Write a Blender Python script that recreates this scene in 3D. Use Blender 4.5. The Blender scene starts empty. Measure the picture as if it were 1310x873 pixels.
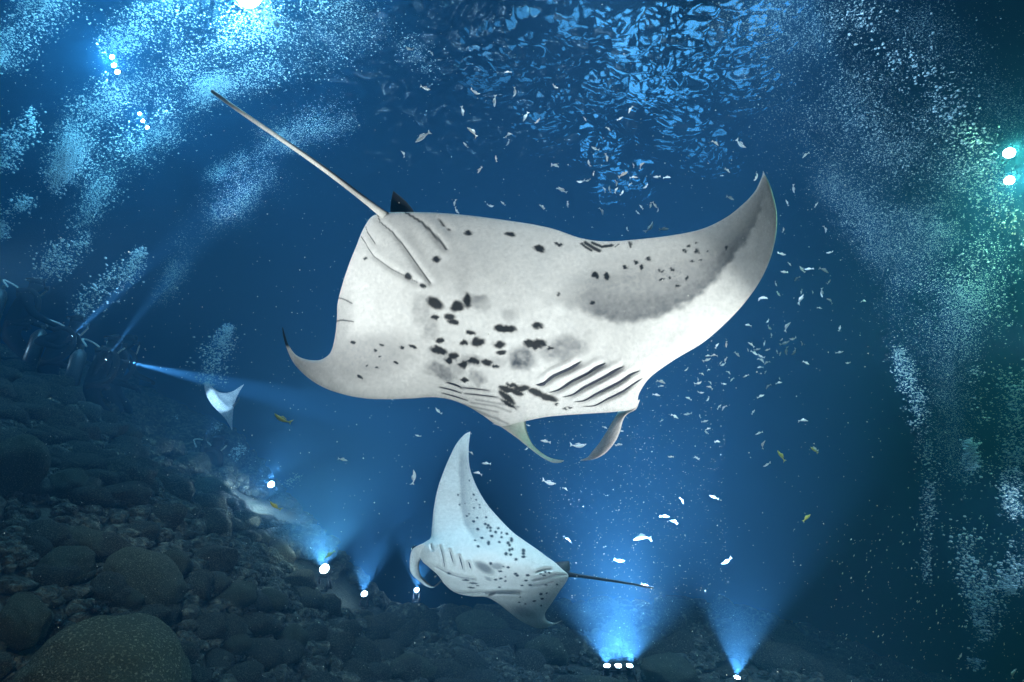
import bpy, math, random
import numpy as np
from mathutils import Vector, Matrix

random.seed(7)
RNG = np.random.default_rng(7)
SC = bpy.context.scene
COL = SC.collection
R = math.radians

# ------------------------------------------------------------------ camera
PITCH = R(12)
LENS = 20.0
cam_d = bpy.data.cameras.new("camera")
cam = bpy.data.objects.new("camera", cam_d)
COL.objects.link(cam)
cam_d.lens = LENS
cam_d.sensor_width = 36
cam_d.clip_start = 0.05
cam_d.clip_end = 500
cam.rotation_euler = (R(90) + PITCH, 0, 0)
SC.camera = cam

# ------------------------------------------------------------------ night sky above the sea, exposure
SC.view_settings.view_transform = 'Standard'
SC.view_settings.look = 'None'
SC.view_settings.gamma = 1
SC.view_settings.exposure = 0.0
world = bpy.data.worlds.new("World")
SC.world = world
world.use_nodes = True
wn = world.node_tree
bg = wn.nodes['Background']
sky = wn.nodes.new('ShaderNodeTexSky')
sky.sky_type = 'NISHITA'
sky.sun_disc = False
sky.sun_elevation = R(-4)
sky.sun_rotation = R(40)
wn.links.new(sky.outputs[0], bg.inputs[0])
bg.inputs[1].default_value = 0.06

cy = SC.cycles
cy.max_bounces = 6
cy.diffuse_bounces = 1
cy.glossy_bounces = 2
cy.transmission_bounces = 2
cy.volume_bounces = 0
cy.transparent_max_bounces = 12
cy.caustics_reflective = False
cy.caustics_refractive = False
cy.sample_clamp_indirect = 4
cy.use_denoising = True
cy.blur_glossy = 0.5

# photograph pixels (1310 x 873) are turned into points of the place at a given distance
F = 1310 * LENS / 36
CP, SP = math.cos(PITCH), math.sin(PITCH)

def U(px, py, d):
    px = np.asarray(px, float); py = np.asarray(py, float); d = np.asarray(d, float)
    x = (px - 655) / F; u = (436.5 - py) / F
    return np.stack([x * d, (CP - u * SP) * d, (SP + u * CP) * d], -1)

def V(px, py, d):
    return Vector(U(px, py, d).tolist())

# ------------------------------------------------------------------ noise
_tab = RNG.random((64, 64, 64))

def vnoise(p):
    p = np.asarray(p, float)
    if p.shape[-1] == 2:
        p = np.concatenate([p, np.full(p.shape[:-1] + (1,), 0.37)], -1)
    i = np.floor(p).astype(int); f = p - i
    f = f * f * (3 - 2 * f)
    r = 0
    for a in (0, 1):
        for b in (0, 1):
            for c in (0, 1):
                w = (f[..., 0] if a else 1 - f[..., 0]) * (f[..., 1] if b else 1 - f[..., 1]) * (f[..., 2] if c else 1 - f[..., 2])
                r = r + w * _tab[(i[..., 0] + a) % 64, (i[..., 1] + b) % 64, (i[..., 2] + c) % 64]
    return r * 2 - 1

def fbm(p, o=4):
    p = np.asarray(p, float); r = 0; a = 1
    for k in range(o):
        r = r + a * vnoise(p * 2 ** k + 13.7 * k); a *= 0.5
    return r

def smooth(a, b, x):
    t = np.clip((x - a) / (b - a), 0, 1)
    return t * t * (3 - 2 * t)

# ------------------------------------------------------------------ mesh helpers
def mesh_np(name, verts, faces, mats=(), smooth_shade=True):
    """verts (N,3); faces (M,k) array or list of arrays with k = 3 or 4"""
    me = bpy.data.meshes.new(name)
    if not isinstance(faces, (list, tuple)): faces = [faces]
    faces = [np.asarray(f, np.int32) for f in faces if len(f)]
    verts = np.asarray(verts, np.float32)
    me.vertices.add(len(verts)); me.vertices.foreach_set('co', verts.ravel())
    idx = np.concatenate([f.ravel() for f in faces])
    tot = np.concatenate([np.full(len(f), f.shape[1], np.int32) for f in faces])
    st = np.concatenate([[0], np.cumsum(tot)[:-1]]).astype(np.int32)
    me.loops.add(len(idx)); me.loops.foreach_set('vertex_index', idx)
    me.polygons.add(len(tot)); me.polygons.foreach_set('loop_start', st)
    me.polygons.foreach_set('loop_total', tot)
    me.polygons.foreach_set('use_smooth', np.full(len(tot), smooth_shade))
    for m in mats: me.materials.append(m)
    me.update(calc_edges=True); me.validate()
    return me

def link(name, data, parent=None, loc=None, rot=None, scale=None):
    o = bpy.data.objects.new(name, data); COL.objects.link(o)
    if parent is not None: o.parent = parent
    if loc is not None: o.location = loc
    if rot is not None: o.rotation_euler = rot
    if scale is not None: o.scale = scale
    return o

def tag(o, label=None, cat=None, group=None, kind=None):
    if label: o['label'] = label
    if cat: o['category'] = cat
    if group: o['group'] = group
    if kind: o['kind'] = kind
    return o

class MB:
    """collects pieces for one mesh object"""
    def __init__(s): s.v = []; s.f = []; s.n = 0
    def add(s, v, *fs):
        v = np.asarray(v, float).reshape(-1, 3)
        for f in fs: s.f.append(np.asarray(f, int) + s.n)
        s.v.append(v); s.n += len(v); return s
    def tube(s, pts, rad, seg=8, cap=True):
        pts = np.asarray(pts, float); n = len(pts)
        rad = np.broadcast_to(np.asarray(rad, float), (n,))
        tg = np.gradient(pts, axis=0); tg /= np.linalg.norm(tg, axis=1)[:, None] + 1e-12
        up = np.array([0, 0, 1.0]) if abs(tg[0][2]) < 0.9 else np.array([1.0, 0, 0])
        rings = []
        for k in range(n):
            a = np.cross(tg[k], up); a /= np.linalg.norm(a) + 1e-12
            b = np.cross(a, tg[k]); up = b
            t = np.arange(seg) * 2 * np.pi / seg
            rings.append(pts[k] + rad[k] * (np.cos(t)[:, None] * a + np.sin(t)[:, None] * b))
        v = np.concatenate(rings); q = []
        for k in range(n - 1):
            for j in range(seg):
                q.append((k * seg + j, k * seg + (j + 1) % seg, (k + 1) * seg + (j + 1) % seg, (k + 1) * seg + j))
        tri = []
        if cap:
            v = np.concatenate([v, pts[:1], pts[-1:]]); c0, c1 = n * seg, n * seg + 1
            for j in range(seg):
                tri.append((c0, (j + 1) % seg, j)); tri.append((c1, (n - 1) * seg + j, (n - 1) * seg + (j + 1) % seg))
        s.add(v, q, tri) if tri else s.add(v, q)
        return s
    def box(s, c, size, m=None):
        sx, sy, sz = [k / 2 for k in size]
        v = np.array([(x, y, z) for x in (-sx, sx) for y in (-sy, sy) for z in (-sz, sz)])
        if m is not None: v = v @ np.asarray(m).T
        return s.add(v + np.asarray(c), [(0, 1, 3, 2), (4, 6, 7, 5), (0, 4, 5, 1), (2, 3, 7, 6), (0, 2, 6, 4), (1, 5, 7, 3)])
    def ball(s, c, r, seg=10, rings=7):
        r = np.broadcast_to(np.asarray(r, float), (3,)); v = []; q = []; t = []
        for i in range(1, rings):
            a = np.pi * i / rings
            for j in range(seg):
                b = 2 * np.pi * j / seg
                v.append((np.sin(a) * np.cos(b), np.sin(a) * np.sin(b), np.cos(a)))
        v += [(0, 0, 1), (0, 0, -1)]
        for i in range(rings - 2):
            for j in range(seg):
                q.append((i * seg + j, (i + 1) * seg + j, (i + 1) * seg + (j + 1) % seg, i * seg + (j + 1) % seg))
        n = (rings - 1) * seg
        for j in range(seg):
            t.append((n, j, (j + 1) % seg)); t.append((n + 1, (rings - 2) * seg + (j + 1) % seg, (rings - 2) * seg + j))
        return s.add(np.array(v) * r + np.asarray(c, float), q, t)
    def mesh(s, name, mats=(), smooth_shade=True):
        q = [f for f in s.f if len(f) and f.shape[1] == 4]; t = [f for f in s.f if len(f) and f.shape[1] == 3]
        fs = []
        if q: fs.append(np.concatenate(q))
        if t: fs.append(np.concatenate(t))
        return mesh_np(name, np.concatenate(s.v), fs, mats, smooth_shade)
    def build(s, name, mat, parent=None, smooth_shade=True, **k):
        return link(name, s.mesh(name, [mat], smooth_shade), parent, **k)

# ------------------------------------------------------------------ materials
def mat(name, color=(.8, .8, .8), rough=.5, spec=.5, metal=0, emit=None, estr=0, noise=None, bump=None, attr=None):
    m = bpy.data.materials.new(name); m.use_nodes = True
    nt = m.node_tree; b = nt.nodes['Principled BSDF']
    b.inputs['Base Color'].default_value = (*color, 1)
    b.inputs['Roughness'].default_value = rough
    b.inputs['Specular IOR Level'].default_value = spec
    b.inputs['Metallic'].default_value = metal
    if emit:
        b.inputs['Emission Color'].default_value = (*emit, 1); b.inputs['Emission Strength'].default_value = estr
    tc = nt.nodes.new('ShaderNodeTexCoord')
    src = None
    if attr:
        a = nt.nodes.new('ShaderNodeAttribute'); a.attribute_name = attr; src = a.outputs['Color']
    if noise:
        sc_, c2, lo, hi = noise
        n = nt.nodes.new('ShaderNodeTexNoise'); n.inputs['Scale'].default_value = sc_; n.inputs['Detail'].default_value = 6
        nt.links.new(tc.outputs['Object'], n.inputs['Vector'])
        r = nt.nodes.new('ShaderNodeMapRange'); r.inputs['From Min'].default_value = lo; r.inputs['From Max'].default_value = hi
        nt.links.new(n.outputs['Fac'], r.inputs['Value'])
        x = nt.nodes.new('ShaderNodeMix'); x.data_type = 'RGBA'
        x.inputs['A'].default_value = (*color, 1); x.inputs['B'].default_value = (*c2, 1)
        nt.links.new(r.outputs[0], x.inputs['Factor'])
        if src is not None:
            y = nt.nodes.new('ShaderNodeMix'); y.data_type = 'RGBA'; y.blend_type = 'MULTIPLY'; y.inputs['Factor'].default_value = 1
            nt.links.new(src, y.inputs['A']); nt.links.new(x.outputs['Result'], y.inputs['B']); src = y.outputs['Result']
        else: src = x.outputs['Result']
    if src is not None: nt.links.new(src, b.inputs['Base Color'])
    if bump:
        bs, st, dist = bump
        n = nt.nodes.new('ShaderNodeTexNoise'); n.inputs['Scale'].default_value = bs; n.inputs['Detail'].default_value = 5
        nt.links.new(tc.outputs['Object'], n.inputs['Vector'])
        bp = nt.nodes.new('ShaderNodeBump'); bp.inputs['Strength'].default_value = st; bp.inputs['Distance'].default_value = dist
        nt.links.new(n.outputs['Fac'], bp.inputs['Height']); nt.links.new(bp.outputs[0], b.inputs['Normal'])
    return m

M = dict(
    rock=mat('rock', (.055, .06, .05), .9, .2, noise=(16, (.20, .205, .165), .48, .70), bump=(30, 1.0, .09)),
    boulder=mat('boulder', (.075, .09, .065), .9, .2, noise=(30, (.30, .32, .25), .54, .70), bump=(50, 1.0, .05)),
    rubble=mat('rubble', (.045, .05, .042), .9, .2, noise=(5, (.09, .095, .08), .4, .7), bump=(20, .8, .04)),
    skin=mat('manta_skin', (.86, .87, .88), .5, .12, attr='pigment', noise=(55, (1, 1, 1), .35, .65), bump=(160, .25, .005)),
    dark_skin=mat('dark_skin', (.02, .023, .028), .45, .4, bump=(80, .2, .004)),
    slit=mat('gill_dark', (.045, .05, .075), .6, .3),
    bubble=mat('bubble', (.62, .84, .95), .2, .8),
    snow=mat('plankton', (.85, .87, .82), .6, .3),
    fish=mat('silver_fish', (.92, .95, .95), .3, .8),
    yellow=mat('yellow_fish', (.85, .72, .06), .4, .5, noise=(18, (.8, .75, .35), .5, .6)),
    eye=mat('eye_black', (.01, .01, .01), .1, .8),
    neoprene=mat('neoprene', (.012, .013, .016), .9, .1, bump=(60, .3, .004)),
    rubber=mat('rubber', (.02, .02, .022), .7, .2),
    hose=mat('pale_hose', (.55, .62, .62), .5, .4),
    steel=mat('steel_tank', (.10, .11, .12), .4, .5, metal=.5),
    glass=mat('mask_glass', (.04, .05, .06), .05, 1),
    skin_h=mat('face_skin', (.45, .30, .22), .6, .3),
    green=mat('green_rubber', (.35, .62, .08), .5, .4),
    housing=mat('lamp_housing', (.03, .03, .035), .4, .5, metal=.3),
    urchin=mat('urchin', (.008, .008, .010), .5, .4),
)
def lens_mat(name, c, s): return mat(name, (.9, .9, .9), .3, emit=c, estr=s)
M['lens'] = lens_mat('lamp_lens', (.80, .93, 1), 40)
M['lens_warm'] = lens_mat('lamp_lens_warm', (1, .97, .85), 60)
M['lens_green'] = lens_mat('lamp_lens_green', (.85, 1, .9), 60)
M['lens_torch'] = lens_mat('torch_lens', (.8, .95, 1), 25)

# bubbles let part of the light through
nt = M['bubble'].node_tree; pb = nt.nodes['Principled BSDF']; tr = nt.nodes.new('ShaderNodeBsdfTransparent'); mx = nt.nodes.new('ShaderNodeMixShader')
mx.inputs[0].default_value = .62
nt.links.new(tr.outputs[0], mx.inputs[1]); nt.links.new(pb.outputs[0], mx.inputs[2]); nt.links.new(mx.outputs[0], nt.nodes['Material Output'].inputs['Surface'])

# ------------------------------------------------------------------ seabed shape
def ground(x, y):
    x = np.asarray(x, float); y = np.asarray(y, float)
    xl = -1.0 - 0.13 * np.maximum(0, y - 5)
    r = np.maximum(0, xl - x)
    r = r * r / (r + .5)
    rise = 5.0 * (1 - np.exp(-0.20 * r))
    z = -2.0 + rise
    yd = 8.2 + 1.3 * np.maximum(0, -x - 2.7)
    z = z - 0.42 * np.maximum(0, y - yd) ** 1.25
    z = z - 0.30 * np.maximum(0, x - 2.6)
    z = z + .22 * smooth(5.5, 8, y) * fbm(np.stack([x * .45 + 9, y * .3], -1), 2)
    z = np.maximum(z, -9)
    z = z + 0.10 * fbm(np.stack([x * .7, y * .7], -1), 3)
    return z

def hit(px, py, dmin=1.2, dmax=16.0):
    """distance at which the sight line through a photograph pixel meets the seabed"""
    d = np.linspace(dmin, dmax, 1500)
    p = U(px, py, d)
    below = p[:, 2] < ground(p[:, 0], p[:, 1])
    return float(d[np.argmax(below)]) if below.any() else dmax

# ------------------------------------------------------------------ lights
def glow_point(name, loc, power, color, radius=.05, parent=None):
    l = bpy.data.lights.new(name, 'POINT'); l.energy = power; l.color = color; l.shadow_soft_size = radius
    return link(name, l, parent, loc)

def spot(name, loc, direction, power, color, angle, blend=.4, radius=.03, parent=None):
    l = bpy.data.lights.new(name, 'SPOT'); l.energy = power; l.color = color; l.spot_size = R(angle); l.spot_blend = blend
    l.shadow_soft_size = radius
    o = link(name, l, parent, loc)
    o.rotation_euler = Vector(direction).to_track_quat('-Z', 'Y').to_euler()
    return o

# ================================================================== THE LAMPS THAT LIGHT THE PLACE
WHITE = (.72, .90, 1.0)
K = 0.62
SURF_Z = 6.5

def lamp_head(parent, loc, direction, size, lens='lens', arm=None):
    """a canister with its bright front glass, a child of a lamp thing (positions local to the thing)"""
    q = Vector(direction).normalized().to_track_quat('Z', 'Y')
    m = np.array(q.to_matrix())
    b = MB()
    prof = [(-2.6, .55), (-2.4, .72), (-1.2, .78), (-1.0, .95), (-.25, 1.05), (0, 1.05)]
    pts = np.array([(0, 0, z * size) for z, _ in prof]) @ m.T
    b.tube(pts, [r * size for _, r in prof], 14)
    for k in range(3):
        z = -1.3 - .35 * k
        b.tube(np.array([(0, 0, (z - .06) * size), (0, 0, (z + .06) * size)]) @ m.T, [.88 * size] * 2, 14)
    o = b.build('lamp_head', M['housing'], parent, loc=loc)
    g = MB()
    g.tube(np.array([(0, 0, .002), (0, 0, .12 * size)]) @ m.T, [.92 * size, .8 * size], 14)
    g.build('lens', M[lens], o)
    return o

def lamp_rig(loc, heads, label, size=.05, lens='lens', group=None, legs=True, name='dive_light', cat='dive light', lights=()):
    """heads: list of (offset, direction); lights: list of (kind, offset, direction, power, colour, angle, blend)"""
    t = link(name, None); t.location = loc
    tag(t, label, cat, group)
    offs = [h[0] for h in heads]
    b = MB()
    if legs:
        x0 = min(o[0] for o in offs) - size; x1 = max(o[0] for o in offs) + size
        for sx in (x0, x1):
            for sy in (-size * 1.6, size * 1.6):
                b.tube([(sx, 0, -size * 1.2), (sx * 1.15, sy, -size * 4)], size * .22, 6)
        b.tube([(x0, 0, -size * 1.4), (x1, 0, -size * 1.4)], size * .3, 6)
        b.tube([(x0, -size * 1.5, -size * 3.8), (x1, -size * 1.5, -size * 3.8)], size * .2, 6)
        b.tube([(x0, size * 1.5, -size * 3.8), (x1, size * 1.5, -size * 3.8)], size * .2, 6)
    else:
        o0, o1 = Vector(offs[0]), Vector(offs[-1])
        d = (o1 - o0).normalized() if len(offs) > 1 else Vector((0, 0, 1))
        back = -Vector(heads[0][1]).normalized() * size * 2
        b.tube([o0 - d * size + back, o1 + d * size + back], size * .3, 6)
        b.tube([(o0 + o1) / 2 + back, (o0 + o1) / 2 + back * 3], size * .35, 6)
    b.build('bracket', M['housing'], t)
    for o, d in heads: lamp_head(t, o, d, size, lens)
    for kind, off, d, pw, c, ang, bl in lights:
        if kind == 'spot': spot('lamp_beam', off, d, pw * K, c, ang, bl, .012, t)
        else: glow_point('lamp_glow', off, pw * K, c, size * .7, t)
    return t

UP = (0, 0, 1)
# three lamps in a row among the rocks, bottom centre
d0 = hit(790, 866)
p0 = V(791, 852, d0)
s0 = 14.5 * d0 / F
lamp_rig(p0, [((-s0, 0, 0), (-.12, -.25, 1)), ((0, 0, 0), (0, -.3, 1)), ((s0, 0, 0), (.12, -.25, 1))],
         'row of three lit lamps on one stand among the bottom rocks', size=.034, cat='light rig', name='light_rig',
         lights=[('spot', (-s0, 0, .014), (-.06, .16, 1), 2700, WHITE, 96, .75), ('spot', (0, 0, .014), (.06, .18, 1), 2300, WHITE, 96, .75), ('spot', (s0, 0, .014), (.2, .16, 1), 2700, WHITE, 96, .75),
                 ('spot', (0, 0, .016), V(845, 75, 9.2) - p0, 3500, WHITE, 44, .9)])
# the lamp at the lower edge, with its own clear cone
d1 = hit(943, 872)
lamp_rig(V(943, 867, d1), [((0, 0, 0), (.05, -.35, 1))], 'lone lamp at the bottom edge throwing a clear blue cone upward', size=.03, group=None,
         lights=[('spot', (0, 0, .014), (.13, .05, 1), 2600, WHITE, 76, .6)])
d2 = d1 + 3.0
lamp_rig(V(957, 826, d2), [((0, 0, 0), (-.1, -1, .2))], 'small white lamp seen as a dot inside the blue cone at bottom right', size=.05, legs=False,
         lights=[('point', (0, -.12, .02), UP, 60, WHITE, 0, 0)])
d3 = hit(415, 740) - .2
lamp_rig(V(415, 728, d3), [((0, 0, 0), (-.05, -1, .5))], 'brightest lamp left of centre with a wide pale glow on the rocks', size=.06, lens='lens_warm',
         lights=[('spot', (0, -.075, .05), (.02, -.2, 1), 2700, (.85, 1, .92), 124, .9), ('point', (0, -.40, .42), UP, 24, (.80, 1, .80), 0, 0)])
d4 = hit(466, 774)
lamp_rig(V(466, 760, d4), [((0, 0, 0), (.05, -.8, .7))], 'lamp on the rocks between the brightest lamp and the small manta', size=.042,
         lights=[('spot', (0, -.05, .03), (.12, -.1, 1), 2400, WHITE, 74, .8), ('point', (0, -.25, .3), UP, 14, WHITE, 0, 0)])
d5 = min(hit(533, 771), 8.6)
lamp_rig(V(533, 755, d5), [((0, 0, 0), (.05, -.8, .7))], 'lamp shining up under the small manta\'s head', size=.04,
         lights=[('spot', (0, -.05, .03), (.1, -.1, 1), 2400, WHITE, 76, .8), ('point', (0, -.12, .04), UP, 50, WHITE, 0, 0)])
d6 = min(hit(347, 650), 9.8)
lamp_rig(V(347, 620, d6), [((0, 0, 0), (.1, -1, .3))], 'far lamp glowing beside a puff of bubbles on the left slope', size=.05, legs=False,
         lights=[('point', (.03, -.2, .05), UP, 170, WHITE, 0, 0), ('spot', (0, -.1, .1), (.5, -.2, .8), 500, WHITE, 90, .8)])
d7 = hit(738, 846)
lamp_rig(V(738, 845, d7 + .3), [((0, 0, 0), (-.1, -.1, 1))], 'half hidden lamp behind a rock left of the three-lamp stand', size=.03,
         lights=[('spot', (0, 0, .05), (-.15, -.1, 1), 45, WHITE, 70, .5)])
# lamps hanging in mid water, upper left and right
def at(px, py, d, o=(0, 0)): return V(px, py, d)
pa = V(146, 84, 7.6)
lamp_rig(pa, [((-.045, 0, .13), (.1, -1, -.1)), ((0, 0, 0), (.1, -1, -.1)), ((.06, 0, -.10), (.1, -1, -.1))],
         'upper of two three-lamp clusters hanging in the bubbles at upper left', size=.036, legs=False, cat='light rig', name='light_rig', group=None,
         lights=[('point', (.02, -.12, 0), UP, 900, (.30, .84, 1), 0, 0)])
lamp_rig(V(183, 155, 7.8), [((-.06, 0, .11), (.2, -1, -.1)), ((0, 0, 0), (.2, -1, -.1)), ((.07, 0, -.10), (.2, -1, -.1))],
         'lower smaller three-lamp cluster under the bubble band at upper left', size=.026, legs=False, cat='light rig', name='light_rig',
         lights=[('point', (.02, -.1, 0), UP, 260, (.30, .86, 1), 0, 0)])
lamp_rig(V(318, -8, 6.2), [((0, 0, 0), (.1, -1, -.45))], 'glaring white lamp cut by the top edge above the bubbles', size=.16, legs=False,
         lights=[('point', (.0, -.25, -.12), UP, 1000, (.38, .86, 1), 0, 0), ('point', (-1.1, 0, .35), UP, 480, (.38, .86, 1), 0, 0), ('point', (.9, -.1, .4), UP, 380, (.38, .86, 1), 0, 0)])  # last two points added bare beside the lamp, to spread the glow
lamp_rig(V(1291, 196, 6.0), [((0, 0, 0), (-.6, -1, -.2))], 'upper of two white lamps in the green glow at right', size=.058, lens='lens_green', legs=False, group=None,
         lights=[('spot', (-.1, -.14, 0), (-.6, -.9, -1.1), 2400, (.34, 1, .42), 86, .95)])
lamp_rig(V(1291, 231, 6.0), [((0, 0, 0), (-.6, -1, -.3))], 'lower of two white lamps in the green glow, behind dark specks', size=.05, lens='lens_green', legs=False,
         lights=[('spot', (-.1, -.14, 0), (-.5, -.9, -1.1), 1900, (.40, 1, .55), 100, .95)])

# the photographer's low video lights, plus unseen spots added as fill and light shafts
VIDEO_AND_FILL = [((.75, .75, -1.55), V(820, 420, 2.95), 660, (1, .89, .79), 42, .95), ((2.25, 2.0, .4), V(815, 405, 3.0), 235, (1, .89, .76), 46, .95),  # low right video light, then an added side fill for the wing
         ((-.5, .75, -1.4), V(520, 335, 3.0), 290, (1, .90, .79), 48, .95), ((-1.95, 1.75, .6), V(505, 350, 3.0), 215, (1, .90, .79), 52, .95),  # low left video light, then an added side fill from the left
         ((-1.6, 1.3, .3), V(375, 190, 3.3), 420, (1, .91, .80), 26, .9),  # added fill on the large manta's tail
         ((-.1, 2.5, -1.75), V(606, 640, 4.5), 190, (.88, .94, .92), 46, .8), ((-.1, -.2, -.45), V(632, 672, 4.5), 165, (.88, .94, .92), 22, .7),  # added fills on the small manta
         ((-1.75, 1.6, .35), V(165, 800, 3.2), 80, (1, .96, .76), 74, 1.0), ((-2.6, 3.2, .9), V(330, 780, 5.5), 105, (1, .97, .78), 60, 1.0),  # added fills on the near rocks and the slope
         ((2.4, 3.9, 4.8), Vector((1.45, 4.6, .4)), 2300, (.8, .96, 1), 48, .9), ((.8, 3.4, 4.4), Vector((.5, 4.3, 1.9)), 820, (.85, .97, 1), 80, .9),  # added fills from above to brighten the fish
         ((.3, 2.3, -1.6), V(640, 565, 4.6), 200, (.85, .97, 1), 56, .95),  # added fill on the fish near the small manta
         (tuple(V(560, -70, 7.2)), V(190, 410, 8.4), 5200, (.5, .85, 1), 9, .9), (tuple(V(480, -70, 7.2)), V(90, 400, 8.2), 3800, (.5, .85, 1), 8, .9), (tuple(V(380, -60, 7.0)), V(30, 300, 7.8), 3200, (.45, .85, 1), 9, .9),  # narrow spots added as light shafts at upper left
         (tuple(V(1010, -60, 6.5)), V(1235, 560, 6.2), 3600, (.6, .95, 1), 13, .9),  # added shaft of light along the bubble curtain
         (tuple(V(-90, 420, 7.2)), V(120, 490, 7.8), 42, (.7, .92, 1), 80, .95),  # dim rim light added for the divers
         (tuple(V(1420, 640, 5.3)), V(1240, 690, 5.2), 320, (.7, .93, 1), 70, .9)]  # added fill on the bubble columns at the right edge
for p, q, pw, c, ang, bl in VIDEO_AND_FILL:
    spot('video_and_fill_beam', p, q - Vector(p), pw, c, ang, bl, .05)
# spots added above the surface to make its glitter, seen only through the waves
for bx, by, bp in ((-.6, 10.8, 3), (.5, 10.2, 4), (1.3, 9.3, 5), (1.9, 11.4, 6), (2.3, 9.5, 8), (2.6, 10.5, 9), (3.1, 11.6, 9), (3.4, 9.6, 8), (3.9, 10.8, 8), (4.6, 9.6, 6), (2.2, 13.6, 8), (4.0, 12.8, 7), (5.2, 11.3, 5), (.8, 12.6, 4), (3.0, 15.5, 8), (5.5, 14, 5)):
    spot('glitter_spot_beam', (bx, by, 9.2), V(850, 80, 9.3) - Vector((bx, by, 9.2)), bp, (.26, .66, 1), 120, .8, .3)
# a light float just above the frame, shining down through the bubble curtain
spot('float_light_beam', V(1040, -130, 5.0), (.25, .18, -1), 340, (.75, .9, 1), 70, .9, .06)
spot('video_and_fill_beam', (2.75, 2.35, -2.1), (-.55, .55, .62), 240, (1, .86, .74), 46, .9, .04)

# ================================================================== SETTING
# the water itself: one even body of pale scattering, closed, from under the seabed to over the surface
hb = MB(); hb.box((0, 22, -1.5), (116, 80, 17.4))
hz = hb.build('haze', None, smooth_shade=False); tag(hz, kind='stuff')
hm = bpy.data.materials.new('sea_water_body'); hm.use_nodes = True
n = hm.node_tree; n.nodes.remove(n.nodes['Principled BSDF'])
pv = n.nodes.new('ShaderNodeVolumePrincipled')
pv.inputs['Color'].default_value = (.024, .082, .170, 1)
pv.inputs['Density'].default_value = .13
pv.inputs['Absorption Color'].default_value = (0, .065, .19, 1)
pv.inputs['Anisotropy'].default_value = 0.15
n.links.new(pv.outputs[0], n.nodes['Material Output'].inputs['Volume'])
hz.data.materials.clear(); hz.data.materials.append(hm)

# seabed sheet
gx = np.concatenate([np.linspace(-50, -12, 60, endpoint=False), np.linspace(-12, 8, 260, endpoint=False), np.linspace(8, 50, 60)])
gy = np.concatenate([np.linspace(-12, 0, 30, endpoint=False), np.linspace(0, 14, 200, endpoint=False), np.linspace(14, 58, 60)])
X, Y = np.meshgrid(gx, gy, indexing='ij')
Z = ground(X, Y) - .04
vv = np.stack([X, Y, Z], -1).reshape(-1, 3)
a = np.arange(len(gx) * len(gy)).reshape(len(gx), len(gy))
ff = np.stack([a[:-1, :-1], a[1:, :-1], a[1:, 1:], a[:-1, 1:]], -1).reshape(-1, 4)
tag(link('seabed', mesh_np('seabed', vv, ff, [M['rubble']])), kind='structure')

# the sea surface seen from below
wm = bpy.data.materials.new('sea_surface'); wm.use_nodes = True
nt = wm.node_tree; b = nt.nodes['Principled BSDF']
b.inputs['Base Color'].default_value = (.30, .68, 1, 1); b.inputs['Roughness'].default_value = .21
b.inputs['IOR'].default_value = 1.33; b.inputs['Transmission Weight'].default_value = 1.0
tc = nt.nodes.new('ShaderNodeTexCoord'); nz = nt.nodes.new('ShaderNodeTexNoise'); nz.inputs['Scale'].default_value = 9; nz.inputs['Detail'].default_value = 5
bp = nt.nodes.new('ShaderNodeBump'); bp.inputs['Strength'].default_value = .5; bp.inputs['Distance'].default_value = .03
nt.links.new(tc.outputs['Object'], nz.inputs['Vector']); nt.links.new(nz.outputs['Fac'], bp.inputs['Height']); nt.links.new(bp.outputs[0], b.inputs['Normal'])
def wave(X, Y):
    p = np.stack([X, Y], -1)
    w = p + .35 * np.stack([vnoise(p * .8 + 5), vnoise(p * .8 + 31)], -1) + .06 * np.stack([vnoise(p * 3.1 + 5), vnoise(p * 3.1 + 31)], -1)
    h = .20 * vnoise(w * np.array([.45, .7])) + .07 * (1 - 2 * np.abs(vnoise(w * np.array([1.2, 1.9]) + 9)))
    h = h + .060 * (1 - 2 * np.abs(vnoise(w * np.array([2.6, 4.2]) + 3))) + .055 * vnoise(w * np.array([5.5, 8.5])) + .026 * vnoise(w * np.array([13., 19.]) + 4)
    return h
gx = np.concatenate([np.linspace(-52, -7, 50, endpoint=False), np.linspace(-7, -2.5, 80, endpoint=False), np.linspace(-2.5, 5.5, 360, endpoint=False), np.linspace(5.5, 9, 70, endpoint=False), np.linspace(9, 52, 50)])
gy = np.concatenate([np.linspace(-14, 5, 40, endpoint=False), np.linspace(5, 13, 330, endpoint=False), np.linspace(13, 18, 60, endpoint=False), np.linspace(18, 58, 40)])
X, Y = np.meshgrid(gx, gy, indexing='ij')
vv = np.stack([X, Y, SURF_Z + wave(X, Y)], -1).reshape(-1, 3)
a = np.arange(len(gx) * len(gy)).reshape(len(gx), len(gy))
ff = np.stack([a[:-1, :-1], a[:-1, 1:], a[1:, 1:], a[1:, :-1]], -1).reshape(-1, 4)
tag(link('water_surface', mesh_np('water_surface', vv, ff, [wm])), kind='structure')

# ================================================================== MANTA RAYS
def catmull(P, n):
    P = np.asarray(P, float)
    k = np.linspace(0, len(P) - 1, n)
    i = np.minimum(k.astype(int), len(P) - 2); t = (k - i)[:, None]
    Q = np.concatenate([2 * P[:1] - P[1:2], P, 2 * P[-1:] - P[-2:-1]])
    p0, p1, p2, p3 = Q[i], Q[i + 1], Q[i + 2], Q[i + 3]
    return .5 * (2 * p1 + (p2 - p0) * t + (2 * p0 - 5 * p1 + 4 * p2 - p3) * t ** 2 + (3 * p1 - p0 - 3 * p2 + p3) * t ** 3)

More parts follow.
